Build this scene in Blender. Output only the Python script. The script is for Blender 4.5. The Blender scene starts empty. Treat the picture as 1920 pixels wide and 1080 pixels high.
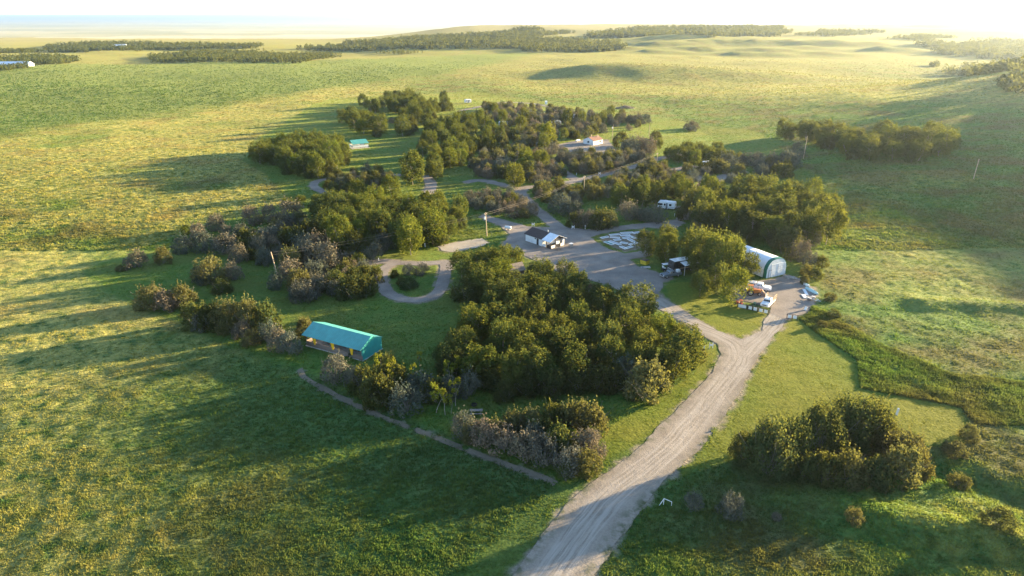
import bpy, bmesh, math, random
import numpy as np
from mathutils import Vector, Matrix
from mathutils.geometry import delaunay_2d_cdt
R_ = math.radians
sc = bpy.context.scene
col = sc.collection
rng = np.random.default_rng(7)
random.seed(7)

# ------------------------------------------------------------------ camera
CAM_H, PITCH, FPX = 63.0, R_(21.47), 1297.0
cam_d = bpy.data.cameras.new("camera"); cam = bpy.data.objects.new("camera", cam_d); col.objects.link(cam)
cam.location = (0, 0, CAM_H); cam.rotation_euler = (math.pi/2 - PITCH, 0, 0)
cam_d.sensor_width = 36; cam_d.lens = FPX/1920*36
cam_d.clip_start = 0.5; cam_d.clip_end = 120000
sc.camera = cam
# ------------------------------------------------------------------ light
SUN_AZ, SUN_EL = R_(64), R_(8.6)       # azimuth measured from +Y towards +X
world = bpy.data.worlds.new("World"); sc.world = world; world.use_nodes = True
nt = world.node_tree; nt.nodes.clear()
sky = nt.nodes.new("ShaderNodeTexSky"); sky.sky_type = 'NISHITA'; sky.sun_disc = False
sky.sun_elevation = SUN_EL; sky.sun_rotation = SUN_AZ
sky.altitude = 900; sky.air_density = 1.0; sky.dust_density = 0.4; sky.ozone_density = 2.0
bg = nt.nodes.new("ShaderNodeBackground"); bg.inputs["Strength"].default_value = 0.084
wo = nt.nodes.new("ShaderNodeOutputWorld")
hs = nt.nodes.new("ShaderNodeHueSaturation"); tcw = nt.nodes.new("ShaderNodeTexCoord"); sxw = nt.nodes.new("ShaderNodeSeparateXYZ"); mrw = nt.nodes.new("ShaderNodeMapRange")   # pale evening veil low over the horizon
nt.links.new(tcw.outputs["Generated"], sxw.inputs[0]); nt.links.new(sxw.outputs[2], mrw.inputs[0])
mrw.inputs[1].default_value = 0.02; mrw.inputs[2].default_value = 0.30; mrw.inputs[3].default_value = 0.12; mrw.inputs[4].default_value = 0.9
nt.links.new(mrw.outputs[0], hs.inputs["Saturation"])
nt.links.new(sky.outputs[0], hs.inputs["Color"]); mxw = nt.nodes.new("ShaderNodeMix"); mxw.data_type = 'RGBA'; mxw.blend_type = 'MULTIPLY'; mxw.inputs[0].default_value = 1.0; mxw.inputs[7].default_value = (.93, .99, 1.05, 1)
nt.links.new(hs.outputs[0], mxw.inputs[6]); nt.links.new(mxw.outputs[2], bg.inputs[0]); nt.links.new(bg.outputs[0], wo.inputs[0])
sun_d = bpy.data.lights.new("sun", 'SUN'); sun_d.energy = 5.0; sun_d.angle = R_(0.55); sun_d.color = (1.0, 0.76, 0.43)
sun = bpy.data.objects.new("sun", sun_d); col.objects.link(sun)
sdir = Vector((math.sin(SUN_AZ)*math.cos(SUN_EL), math.cos(SUN_AZ)*math.cos(SUN_EL), math.sin(SUN_EL)))
sun.rotation_euler = sdir.to_track_quat('Z', 'Y').to_euler()
sc.view_settings.view_transform = 'Standard'; sc.view_settings.look = 'None'
sc.view_settings.exposure = 2.8; sc.view_settings.gamma = 1.0
try:
    sc.cycles.use_denoising = True; sc.cycles.denoiser = 'OPENIMAGEDENOISE'
    sc.cycles.max_bounces = 6; sc.cycles.diffuse_bounces = 3; sc.cycles.glossy_bounces = 2
    sc.cycles.transmission_bounces = 4; sc.cycles.transparent_max_bounces = 8; sc.cycles.volume_bounces = 0
    sc.cycles.use_adaptive_sampling = True; sc.cycles.adaptive_threshold = 0.01
except Exception: pass

# ------------------------------------------------------------------ noise + terrain
def _hash(ix, iy, s):
    n = (ix*374761393 + iy*668265263 + s*974634677) & 0xffffffff
    n = ((n ^ (n >> 13))*1274126177) & 0xffffffff
    return ((n ^ (n >> 16)) & 0xffff)/65535.0
def vn(x, y, s=0):
    x = np.asarray(x, float); y = np.asarray(y, float)
    ix = np.floor(x).astype(np.int64); iy = np.floor(y).astype(np.int64)
    fx = x-ix; fy = y-iy; fx = fx*fx*fx*(fx*(fx*6-15)+10); fy = fy*fy*fy*(fy*(fy*6-15)+10)
    a = _hash(ix, iy, s); b = _hash(ix+1, iy, s); c = _hash(ix, iy+1, s); d = _hash(ix+1, iy+1, s)
    return (a*(1-fx)+b*fx)*(1-fy)+(c*(1-fx)+d*fx)*fy
def fbm(x, y, s=0, o=4):
    t = 0; a = .5; n = 0
    for k in range(o):
        t = t + a*vn(x*2**k+17.3*k, y*2**k-9.1*k, s+k); n += a; a *= .5
    return t/n
def sst(a, b, x):
    t = np.clip((x-a)/(b-a), 0, 1); return t*t*(3-2*t)
def gauss(x, y, cx, cy, sx, sy, rot=0):
    c, s = math.cos(rot), math.sin(rot); u = (x-cx)*c+(y-cy)*s; v = -(x-cx)*s+(y-cy)*c
    return np.exp(-(u/sx)**2-(v/sy)**2)
def segdist(x, y, ax, ay, bx, by):
    dx, dy = bx-ax, by-ay; t = np.clip(((x-ax)*dx+(y-ay)*dy)/(dx*dx+dy*dy), 0, 1)
    return np.hypot(x-ax-t*dx, y-ay-t*dy)
DUNES = [(255,1290,60,26,7),(330,1340,90,30,9),(395,1240,75,24,8),(470,1330,70,28,7),(300,1480,80,35,8),(440,1520,120,40,9),(560,1380,80,30,8),
         (210,1360,50,22,5),(620,1500,140,40,9),(520,1250,60,22,5),(380,1640,140,40,8),(690,1330,70,30,7),(170,1180,30,12,2.5),(235,1150,24,10,2.5),(290,1160,22,10,2)]
def hgt(x, y):
    x = np.asarray(x, float); y = np.asarray(y, float)
    camp = np.exp(-(((x-5)/115)**2+((y-230)/185)**2)**2)
    amp = .5+2.6*sst(260, 700, np.hypot(x, y))
    z = amp*(1-.85*camp)*2*(fbm(x/130, y/130, 3, 3)-.5)
    z = z + .35*(1-camp*.7)*(fbm(x/22, y/22, 11, 2)-.5)
    # far relief: plateau breaks off to the left, rises to wooded hills on the right
    t = sst(-.25, -.02, x/np.maximum(y, 60))
    z = z + (1-t)*(-150*sst(2000, 5200, y)) + (1-t)*12*sst(900, 1300, y)*(fbm(x/330, y/330, 21, 3)-.55)*(1-sst(3500, 4500, y))
    z = z + t*(27*sst(900, 2700, y)-180*sst(3100, 5600, y)+(1-sst(3500, 5000, y))*16*sst(950, 1700, y)*(fbm(x/420, y/420, 31, 3)-.5))
    z = z + 62*gauss(x, y, 2850, 3900, 900, 420, .2)+14*gauss(x, y, -30, 2300, 330, 260)
    z = z - (1-sst(-9e3, 9e3, x))*12*sst(6000, 16000, y)
    for cx, cy, a, b, k in DUNES: z = z + k*gauss(x, y, cx, cy, a, b, .25*math.sin(cx))*(.6+.8*fbm(x/35, y/35, 41, 2))
    # knoll with a shaded near-left flank, the hill outside the frame that shades the right-hand valley
    z = z + 13*gauss(x, y, 150, 800, 170, 58, -.15)*sst(-60, 60, x-30)
    z = z + 40*gauss(x, y, 530, 530, 150, 130, .3)+33*np.exp(-(segdist(x, y, 345, 130, 400, 370)/82)**2)
    tilt = np.clip(x-112, 0, 140)*sst(165, 235, y)*(1-sst(520, 700, y))
    z = z + .06*tilt
    # banks beside the road at lower right
    z = z + 1.3*np.exp(-(segdist(x, y, 40, 79, 66, 70)/3.2)**2)-.9*np.exp(-(segdist(x, y, 52, 96, 72, 78)/3.0)**2)
    z = z + 1.0*np.exp(-(segdist(x, y, 97, 150, 125, 146)/3.5)**2)
    return z
def micro(x, y):
    return .34*(fbm(x/2.3, y/2.3, 51, 3)-.5)+.22*(fbm(x/6., y/6., 57, 2)-.5)
cp, sp = math.cos(PITCH), math.sin(PITCH)
def ray(px, py):
    a = (px-960)/FPX; b = (540-py)/FPX
    return np.array([a, cp+b*sp, -sp+b*cp])
_TS = np.concatenate([np.arange(40, 600, 1.0), 600*1.006**np.arange(0, 780)])
def G(px, py):
    """ground point seen at a place of the photograph"""
    d = ray(px, py); t = _TS
    for k in range(3):
        g = CAM_H+d[2]*t-hgt(d[0]*t, d[1]*t); i = int(np.argmax(g < 0))
        if g[i] >= 0: i = len(t)-1
        i = max(i, 1); t = np.linspace(t[i-1], t[i], 24)
    m = float(t[12]); return float(d[0]*m), float(d[1]*m)
def G3(px, py):
    x, y = G(px, py); return Vector((x, y, float(hgt(x, y))))
def scale_at(x, y): return FPX/(y*cp+CAM_H*sp)       # photo pixels per metre there
def proj(x, y, z):
    zz = z-CAM_H; dep = y*cp-zz*sp; up = y*sp+zz*cp
    return 960+FPX*x/dep, 540-FPX*up/dep
def poly(pts): return np.array([G(*p) for p in pts])
def inside(P, x, y):
    x = np.asarray(x, float); y = np.asarray(y, float); r = np.zeros(x.shape, bool); n = len(P); j = n-1
    for i in range(n):
        xi, yi = P[i]; xj, yj = P[j]
        c = ((yi > y) != (yj > y)) & (x < (xj-xi)*(y-yi)/((yj-yi) if yj != yi else 1e-9)+xi)
        r ^= c; j = i
    return r
def edgedist(P, x, y):
    d = np.full(np.shape(x), 1e9); n = len(P)
    for i in range(n): d = np.minimum(d, segdist(x, y, *P[i], *P[(i+1) % n]))
    return d
def sdf(P, x, y, pad=40):
    """signed distance (negative inside), only near the polygon"""
    x = np.asarray(x, float); y = np.asarray(y, float); out = np.full(x.shape, 1e3)
    m = (x > P[:,0].min()-pad) & (x < P[:,0].max()+pad) & (y > P[:,1].min()-pad) & (y < P[:,1].max()+pad)
    if m.any():
        d = edgedist(P, x[m], y[m]); out[m] = np.where(inside(P, x[m], y[m]), -d, d)
    return out
def linedist(L, x, y):
    d = np.full(np.shape(x), 1e9)
    for i in range(len(L)-1): d = np.minimum(d, segdist(x, y, *L[i], *L[i+1]))
    return d
def smooth_line(pts, step=1.0):
    P = [np.array(p) for p in pts]; P = [2*P[0]-P[1]]+P+[2*P[-1]-P[-2]]; out = []
    for i in range(1, len(P)-2):
        n = max(2, int(np.linalg.norm(P[i+1]-P[i])/step))
        for k in range(n):
            t = k/n; a, b, c, d = P[i-1:i+3]
            out.append(.5*((2*b)+(c-a)*t+(2*a-5*b+4*c-d)*t*t+(3*b-a-3*c+d)*t**3))
    out.append(P[-2]); return np.array(out)

# ------------------------------------------------------------------ site plan (outlines read off the photograph, laid on the ground)
ROAD = poly([(915,1125),(959,1080),(1065,940),(1200,840),(1294,740),(1335,700),(1351,665),(1345,645),(1318,628),(1270,600),(1225,575),(1235,553),(1255,565),
             (1300,595),(1345,620),(1392,637),(1425,622),(1442,588),(1475,600),(1445,640),(1425,665),(1410,690),(1387,740),(1312,840),(1212,940),(1112,1080),(1085,1125)])
LOT = poly([(1225,575),(1140,535),(1050,510),(985,480),(940,462),(955,440),(940,425),(900,408),(905,402),(990,425),(1040,427),(1062,426),(1100,430),(1200,420),
            (1275,411),(1283,418),(1270,428),(1210,427),(1130,437),(1107,445),(1130,463),(1170,476),(1215,470),(1225,478),(1180,487),(1195,500),(1235,512),(1262,522),(1245,530),(1235,553)])
HUTLOT = poly([(1442,588),(1445,578),(1400,566),(1376,564),(1380,545),(1405,530),(1436,526),(1480,516),(1505,525),(1530,545),(1528,575),(1505,590),(1475,600)])
SAND = poly([(820,462),(850,455),(905,447),(915,455),(900,463),(850,473),(828,470)])
HOUSELOT = poly([(1040,272),(1085,263),(1140,262),(1155,283),(1125,296),(1070,292)])
GOLF = poly([(1125,446),(1133,455),(1165,469),(1172,471),(1195,466),(1215,460),(1215,433),(1165,435),(1144,440)])
def line(pts): return smooth_line([G(*p) for p in pts])
PATHS = [("camp_road", line([(1052,430),(1020,405),(992,382),(977,362),(986,352),(1050,345),(1120,330),(1190,312),(1232,298),(1290,287)]), 4.6),
         ("camp_road", line([(980,358),(940,346),(900,338),(872,342)]), 4.2),
         ("camp_road", line([(1085,340),(1062,326),(1040,308),(1030,300)]), 4.2),
         ("camp_road", line([(1232,298),(1195,290),(1150,283)]), 4.0),
         ("camp_road", line([(1265,318),(1300,320),(1325,343),(1360,330),(1392,322)]), 4.6),
         ("camp_road", line([(1326,342),(1300,360),(1285,372)]), 4.2),
         ("camp_road", line([(1265,318),(1300,312),(1330,322)]), 3.6),
         ("camp_road", line([(805,362),(808,345),(800,330)]), 4.5),
         ("camp_road", line([(612,362),(594,354),(588,346),(600,338),(640,333),(740,328),(760,330)]), 3.4),
         ("camp_road", line([(862,208),(900,200),(950,192),(1010,196),(1060,212)]), 4.0),
         ("camp_road", line([(1240,388),(1290,392),(1276,412)]), 3.4),
         ("loop_road", line([(843,491),(790,494),(745,494),(722,504),(716,525),(727,549),(760,562),(800,560),(824,545),(834,515),(836,492)]), 3.2),
         ("loop_road", line([(744,493),(720,490),(690,492),(655,487)]), 4.0),
         ("dirt_path", line([(562,694),(568,706),(596,724),(680,765),(760,799),(860,838),(940,868),(1015,895),(1042,908)]), 1.15)]
CAMP = poly([(150,508),(345,435),(560,380),(500,330),(455,300),(480,262),(620,185),(880,170),(1200,215),(1420,245),(1500,300),(1560,400),(1545,520),(1500,600),(1440,640),
             (1340,720),(1240,800),(1060,905),(860,832),(560,692),(440,650),(260,575)])
VERGE = poly([(1352,640),(1320,640),(1300,700),(1240,740),(1140,800),(1060,892),(1030,920),(840,1085),(830,1125),(930,1125),(960,1080),(1200,840),(1335,702)])
LAWN = poly([(1475,602),(1500,600),(1530,625),(1605,675),(1612,728),(1700,745),(1800,765),(1822,800),(1800,835),(1720,838),(1650,850),(1500,850),(1390,860),(1300,885),(1230,925),(1110,1100),(1100,1120),(1120,1100),(1215,940),(1315,840),(1390,740),(1430,665)])
WEDGE = poly([(1245,530),(1290,528),(1340,545),(1378,570),(1440,584),(1425,622),(1392,637),(1345,620),(1300,595),(1255,565)])
CROP = poly([(-400,120),(0,124),(300,119),(620,112),(960,99),(1000,101),(830,138),(620,163),(300,213),(0,250),(-400,300)])
TANF = poly([(832,140),(1000,101),(1200,104),(1500,112),(1900,140),(2300,170),(2000,190),(1820,186),(1500,192),(1250,178),(1000,168)])
TALL = poly([(1497,598),(1530,623),(1607,674),(1614,728),(1700,744),(1803,764),(1830,795),(1960,800),(1960,720),(1780,700),(1640,640),(1560,590),(1520,570)])
GRAVEL_POLYS = [ROAD, LOT, HUTLOT, SAND, HOUSELOT, GOLF]

def region(x, y):
    """lawn, dry, bare and lush shares of the ground cover"""
    x = np.asarray(x, float); y = np.asarray(y, float)
    n = fbm(x/14, y/14, 61, 3)-.5
    camp = sst(1.0, -1.0, sdf(CAMP, x, y)+3*n)
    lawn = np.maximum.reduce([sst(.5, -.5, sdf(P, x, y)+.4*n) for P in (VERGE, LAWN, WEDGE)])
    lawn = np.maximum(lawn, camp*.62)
    crop = sst(25, -25, sdf(CROP, x, y, 200)+30*n)
    tanf = sst(25, -25, sdf(TANF, x, y, 200)+30*n)
    n2 = fbm(x/34, y/34, 71, 4)
    left = sst(25, -25, x+.18*y-20)*(1-camp)
    near = sst(330, 60, y)
    dry = left*(.25+.75*sst(.28, .50, n2+.06*near))+(1-left)*sst(.54, .80, n2)*.36
    # the meadow beside the path and round the shelter stays green
    green = np.exp(-(segdist(x, y, -42, 108, 0, 82)/26)**2)
    dry = dry*(1-.8*green)
    dry = np.clip(dry+.75*tanf, 0, 1)*(1-lawn)*(1-.85*crop)
    far = sst(1400, 2600, y)
    dry = np.maximum(dry, far*.15*(1-sst(-.25, -.02, x/np.maximum(y, 60))))
    dry = dry*(1-.6*sst(560, 1000, y)*(1-.75*sst(-.12, .05, x/np.maximum(y, 60))))
    dune = 0
    for cx, cy, a, b, k in DUNES: dune = np.maximum(dune, gauss(x, y, cx+5, cy+4, a*1.3, b*1.8, .25*math.sin(cx)))
    dry = np.maximum(dry, sst(900, 1200, y)*sst(-.02, .12, x/np.maximum(y, 60))*(.30+.35*n2)*(1-dune*.6))
    bare = np.zeros_like(x)
    m = (y < 520) & (np.abs(x) < 220) & (y > 40)
    if m.any():
        b = np.full(m.sum(), 1e3)
        for P in GRAVEL_POLYS: b = np.minimum(b, sdf(P, x[m], y[m]))
        for _, L, w in PATHS: b = np.minimum(b, linedist(L[::2] if len(L) > 6 else L, x[m], y[m])-w/2+(.55 if w < 1.6 else 0))
        bare[m] = sst(.7, -.2, b+2.2*(fbm(x[m]/1.5, y[m]/1.5, 81, 2)-.5))
    lush = np.clip(crop+.08*sst(.5, -1.5, sdf(TALL, x, y))*np.exp(np.minimum(sdf(TALL, x, y), 0)/6)+.8*green*(1-camp), 0, 1)
    return lawn, dry, bare, lush

# ------------------------------------------------------------------ materials
def new_mat(name):
    m = bpy.data.materials.new(name); m.use_nodes = True; n = m.node_tree; n.nodes.clear()
    o = n.nodes.new("ShaderNodeOutputMaterial"); return m, n, o
def nd(n, t, **k):
    a = n.nodes.new(t)
    for q, v in k.items():
        if q in a.inputs.keys() if isinstance(q, str) else False: a.inputs[q].default_value = v
        else: setattr(a, q, v)
    return a
def ramp(n, fac, stops):
    r = n.nodes.new("ShaderNodeValToRGB"); e = r.color_ramp.elements
    while len(e) < len(stops): e.new(.5)
    for i, (p, c) in enumerate(stops): e[i].position = p; e[i].color = (*c, 1) if len(c) == 3 else c
    n.links.new(fac, r.inputs[0]); return r.outputs[0]
def mix(n, f, a, b, mode='MIX'):
    m = n.nodes.new("ShaderNodeMix"); m.data_type = 'RGBA'; m.blend_type = mode
    for i, v in ((0, f), (6, a), (7, b)):
        if hasattr(v, 'links') or hasattr(v, 'is_linked'): n.links.new(v, m.inputs[i])
        elif i == 0: m.inputs[0].default_value = v
        else: m.inputs[i].default_value = (*v, 1)
    return m.outputs[2]
def math_(n, op, a, b=None):
    m = n.nodes.new("ShaderNodeMath"); m.operation = op
    for i, v in enumerate((a, b)):
        if v is None: continue
        if hasattr(v, 'is_linked'): n.links.new(v, m.inputs[i])
        else: m.inputs[i].default_value = v
    return m.outputs[0]
def noise(n, scale, detail=4, vec=None, rough=.55):
    a = n.nodes.new("ShaderNodeTexNoise"); a.inputs["Scale"].default_value = scale; a.inputs["Detail"].default_value = detail
    a.inputs["Roughness"].default_value = rough
    if vec: n.links.new(vec, a.inputs["Vector"])
    return a.outputs["Fac"]
def scaled(n, vec, s):
    m = n.nodes.new("ShaderNodeMapping"); m.inputs["Scale"].default_value = s; n.links.new(vec, m.inputs[0]); return m.outputs[0]

def cover_color(n):
    """colour of the ground cover, shared by the soil sheet and the grass that grows on it"""
    pos = n.nodes.new("ShaderNodeNewGeometry").outputs["Position"]
    at = n.nodes.new("ShaderNodeAttribute"); at.attribute_name = "region"
    sp_ = n.nodes.new("ShaderNodeSeparateColor"); n.links.new(at.outputs["Color"], sp_.inputs[0])
    lawn, dry, bare = sp_.outputs; lush = at.outputs["Alpha"]
    n1 = noise(n, .35, 5, pos); n2 = noise(n, .045, 4, pos); n3 = noise(n, 1.6, 3, pos); n4 = noise(n, .012, 3, pos)
    base = ramp(n, n1, [(.3, (.030, .098, .024)), (.5, (.054, .136, .032)), (.7, (.095, .155, .038))])
    base = mix(n, ramp(n, n2, [(.42, (0,0,0)), (.62, (1,1,1))]), base, (.078, .083, .034))
    dcol = ramp(n, n1, [(.34, (.044, .098, .032)), (.46, (.195, .205, .062)), (.66, (.335, .305, .096))])
    dcol = mix(n, ramp(n, n2, [(.5, (0,0,0)), (.7, (.7,.7,.7))]), dcol, (.225, .165, .065))
    c = mix(n, dry, base, dcol)
    lc = ramp(n, n2, [(.3, (.042, .108, .018)), (.7, (.072, .132, .020))])
    lc = mix(n, ramp(n, n1, [(.4, (0,0,0)), (.8, (.5,.5,.5))]), lc, (.130, .135, .024))
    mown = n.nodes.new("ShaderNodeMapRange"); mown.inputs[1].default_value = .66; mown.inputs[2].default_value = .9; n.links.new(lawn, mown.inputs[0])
    lc = mix(n, mown.outputs[0], lc, ramp(n, n2, [(.35, (.070, .120, .014)), (.6, (.122, .136, .020))]))  # mown verges yellower than camp lawn, partly putting their sunlight into the colour
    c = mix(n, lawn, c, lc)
    c = mix(n, lush, c, ramp(n, n4, [(.3, (.036, .096, .030)), (.7, (.056, .108, .034))]))
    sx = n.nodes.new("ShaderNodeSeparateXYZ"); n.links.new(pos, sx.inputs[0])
    far_dull = n.nodes.new("ShaderNodeMapRange"); far_dull.inputs[1].default_value = 430; far_dull.inputs[2].default_value = 900; far_dull.inputs[4].default_value = .55; n.links.new(sx.outputs[1], far_dull.inputs[0])
    c = mix(n, math_(n, 'MULTIPLY', far_dull.outputs[0], math_(n, 'SUBTRACT', 1.0, lush)), c, (.085, .088, .042))      # far ground dulled in colour to offset its over-bright sunlight and haze
    # far farmland: pale strips of stubble, fallow and hay
    sx = n.nodes.new("ShaderNodeSeparateXYZ"); n.links.new(pos, sx.inputs[0])
    vo = n.nodes.new("ShaderNodeTexVoronoi"); vo.distance = 'CHEBYCHEV'; vo.inputs["Scale"].default_value = 1.0
    n.links.new(scaled(n, pos, (1/1900, 1/1100, 0)), vo.inputs["Vector"])
    fc = ramp(n, vo.outputs["Color"], [(.15, (.020, .045, .045)), (.35, (.15, .145, .115)), (.5, (.035, .050, .045)), (.65, (.27, .25, .20)), (.85, (.025, .045, .045))])
    ff = n.nodes.new("ShaderNodeMapRange"); ff.inputs[1].default_value = 1650; ff.inputs[2].default_value = 2300; n.links.new(sx.outputs[1], ff.inputs[0])
    c = mix(n, ff.outputs[0], c, fc)
    c = mix(n, .55, c, mix(n, 1.0, c, ramp(n, n3, [(.3, (.55,.58,.6)), (.7, (1.35,1.3,1.2))]), 'MULTIPLY'))
    return c, bare, pos, n1, n3, lawn

def ground_mat():
    m, n, o = new_mat("meadow_soil")
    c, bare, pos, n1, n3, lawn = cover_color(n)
    g = ramp(n, noise(n, 2.2, 5, pos), [(.35, (.13, .11, .09)), (.65, (.25, .215, .17))])
    c = mix(n, bare, c, g)
    b = nd(n, "ShaderNodeBsdfPrincipled"); n.links.new(c, b.inputs["Base Color"]); b.inputs["Roughness"].default_value = .95
    b.inputs["Specular IOR Level"].default_value = .1
    b.inputs["Sheen Weight"].default_value = .28; b.inputs["Sheen Roughness"].default_value = .45
    n.links.new(mix(n, .5, c, (.50, .44, .06)), b.inputs["Sheen Tint"])
    bm = n.nodes.new("ShaderNodeBump"); bm.inputs["Strength"].default_value = 1.0; bm.inputs["Distance"].default_value = .40
    hh = math_(n, 'ADD', math_(n, 'MULTIPLY', n1, .9), math_(n, 'MULTIPLY', noise(n, 2.6, 4, pos), .55)); n.links.new(hh, bm.inputs["Height"])
    n.links.new(math_(n, 'SUBTRACT', 1.0, math_(n, 'MULTIPLY', lawn, .55)), bm.inputs["Strength"])
    n.links.new(bm.outputs[0], b.inputs["Normal"]); n.links.new(b.outputs[0], o.inputs[0]); return m
def grass_mat():
    m, n, o = new_mat("grass_blades")
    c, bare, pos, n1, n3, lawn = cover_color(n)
    at = n.nodes.new("ShaderNodeAttribute"); at.attribute_name = "rnd"
    c = mix(n, 1.0, c, ramp(n, at.outputs["Fac"], [(0, (.78,.92,.85)), (.5, (1.12,1.12,1.1)), (1, (1.65,1.5,1.2))]), 'MULTIPLY')
    d = n.nodes.new("ShaderNodeBsdfDiffuse"); t = n.nodes.new("ShaderNodeBsdfTranslucent"); x = n.nodes.new("ShaderNodeMixShader"); x.inputs[0].default_value = .50
    n.links.new(c, d.inputs[0]); n.links.new(mix(n, .24, c, (.28, .27, .03)), t.inputs[0])
    n.links.new(d.outputs[0], x.inputs[1]); n.links.new(t.outputs[0], x.inputs[2]); n.links.new(x.outputs[0], o.inputs[0]); return m
def leaf_mat(name, trans=.40, tcol=(.30, .285, .03)):
    m, n, o = new_mat(name)
    oi = n.nodes.new("ShaderNodeObjectInfo"); at = n.nodes.new("ShaderNodeAttribute"); at.attribute_name = "rnd"
    c = mix(n, 1.0, oi.outputs["Color"], ramp(n, at.outputs["Fac"], [(0, (.55,.66,.62)), (.55, (1,1,1)), (1, (1.6,1.4,1.1))]), 'MULTIPLY')
    d = n.nodes.new("ShaderNodeBsdfDiffuse"); t = n.nodes.new("ShaderNodeBsdfTranslucent"); x = n.nodes.new("ShaderNodeMixShader"); x.inputs[0].default_value = trans
    n.links.new(c, d.inputs[0]); n.links.new(mix(n, .4, c, tcol), t.inputs[0])
    n.links.new(d.outputs[0], x.inputs[1]); n.links.new(t.outputs[0], x.inputs[2]); n.links.new(x.outputs[0], o.inputs[0]); return m
def plain(name, c, rough=.6, var=.15, scale=1.5, metal=0, spec=.4, bump=0):
    m, n, o = new_mat(name); b = nd(n, "ShaderNodeBsdfPrincipled")
    tc = n.nodes.new("ShaderNodeTexCoord").outputs["Object"]
    f = noise(n, scale, 5, tc)
    a = tuple(v*(1-var) for v in c); z = tuple(min(1, v*(1+var)) for v in c)
    n.links.new(ramp(n, f, [(.3, a), (.7, z)]), b.inputs["Base Color"])
    b.inputs["Roughness"].default_value = rough; b.inputs["Metallic"].default_value = metal; b.inputs["Specular IOR Level"].default_value = spec
    if bump:
        q = n.nodes.new("ShaderNodeBump"); q.inputs["Strength"].default_value = bump; q.inputs["Distance"].default_value = .03
        n.links.new(noise(n, scale*8, 3, tc), q.inputs["Height"]); n.links.new(q.outputs[0], b.inputs["Normal"])
    n.links.new(b.outputs[0], o.inputs[0]); return m
def ribbed(name, c, axis=0, pitch=.3, rough=.45, depth=.03, metal=.0):
    """sheet metal or boards: ribs across one local axis"""
    m, n, o = new_mat(name); b = nd(n, "ShaderNodeBsdfPrincipled")
    tc = n.nodes.new("ShaderNodeTexCoord").outputs["Object"]; s = n.nodes.new("ShaderNodeSeparateXYZ"); n.links.new(tc, s.inputs[0])
    w = math_(n, 'PINGPONG', s.outputs[axis], pitch/2)
    f = noise(n, .8, 5, tc)
    cc = ramp(n, f, [(.3, tuple(v*.86 for v in c)), (.7, tuple(min(1, v*1.1) for v in c))])
    n.links.new(mix(n, ramp(n, math_(n, 'DIVIDE', w, pitch/2), [(.0, (.72,.72,.72)), (.16, (1,1,1))]), (.72*c[0], .72*c[1], .72*c[2]), cc), b.inputs["Base Color"])
    q = n.nodes.new("ShaderNodeBump"); q.inputs["Strength"].default_value = .7; q.inputs["Distance"].default_value = depth
    n.links.new(math_(n, 'DIVIDE', w, pitch/2), q.inputs["Height"]); n.links.new(q.outputs[0], b.inputs["Normal"])
    b.inputs["Roughness"].default_value = rough; b.inputs["Metallic"].default_value = metal
    n.links.new(b.outputs[0], o.inputs[0]); return m
def gravel_mat(name, a, b_, tracks=False):
    m, n, o = new_mat(name); b = nd(n, "ShaderNodeBsdfPrincipled")
    pos = n.nodes.new("ShaderNodeNewGeometry").outputs["Position"]
    f = math_(n, 'ADD', math_(n, 'MULTIPLY', noise(n, .22, 4, pos), .6), math_(n, 'MULTIPLY', noise(n, 3.5, 4, pos), .4))
    c = ramp(n, f, [(.38, a), (.62, b_)])
    if tracks:
        at = n.nodes.new("ShaderNodeAttribute"); at.attribute_name = "across"
        al = n.nodes.new("ShaderNodeAttribute"); al.attribute_name = "along"
        wob = math_(n, 'ADD', at.outputs["Fac"], math_(n, 'MULTIPLY', math_(n, 'SUBTRACT', noise(n, .12, 2, pos), .5), .9))
        cb = n.nodes.new("ShaderNodeCombineXYZ"); n.links.new(wob, cb.inputs[0]); n.links.new(math_(n, 'MULTIPLY', al.outputs["Fac"], .035), cb.inputs[1])
        st = noise(n, 2.6, 3, cb.outputs[0], .6)
        inner = n.nodes.new("ShaderNodeMapRange"); inner.inputs[1].default_value = 2.6; inner.inputs[2].default_value = 1.7
        n.links.new(math_(n, 'ABSOLUTE', at.outputs["Fac"]), inner.inputs[0])
        tr = math_(n, 'MULTIPLY', inner.outputs[0], ramp(n, st, [(.40, (0,0,0)), (.58, (1,1,1))]))
        c = mix(n, math_(n, 'MULTIPLY', tr, .75), c, (.37, .33, .28))
        edge = n.nodes.new("ShaderNodeMapRange"); edge.inputs[1].default_value = 2.6; edge.inputs[2].default_value = 4.2
        n.links.new(math_(n, 'ABSOLUTE', at.outputs["Fac"]), edge.inputs[0])
        c = mix(n, math_(n, 'MULTIPLY', edge.outputs[0], ramp(n, noise(n, .7, 4, pos), [(.45, (0,0,0)), (.62, (1,1,1))])), c, (.075, .085, .04))
    n.links.new(c, b.inputs["Base Color"]); b.inputs["Roughness"].default_value = .95; b.inputs["Specular IOR Level"].default_value = .15
    q = n.nodes.new("ShaderNodeBump"); q.inputs["Strength"].default_value = .8; q.inputs["Distance"].default_value = .06
    n.links.new(math_(n, 'ADD', noise(n, 5, 4, pos), noise(n, .9, 3, pos)), q.inputs["Height"]); n.links.new(q.outputs[0], b.inputs["Normal"])
    n.links.new(b.outputs[0], o.inputs[0]); return m
M = {}
M['ground'] = ground_mat(); M['grass'] = grass_mat()
M['leaf'] = leaf_mat("broad_leaves"); M['greyleaf'] = leaf_mat("silvery_leaves", .22, (.17, .16, .10))
M['bark'] = plain("pale_bark", (.22, .20, .165), .9, .35, 3); M['twig'] = plain("grey_twigs", (.14, .135, .115), .9, .3, 4)
M['gravel'] = gravel_mat("gravel_road_surface", (.195, .165, .13), (.29, .25, .20), True)
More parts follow.
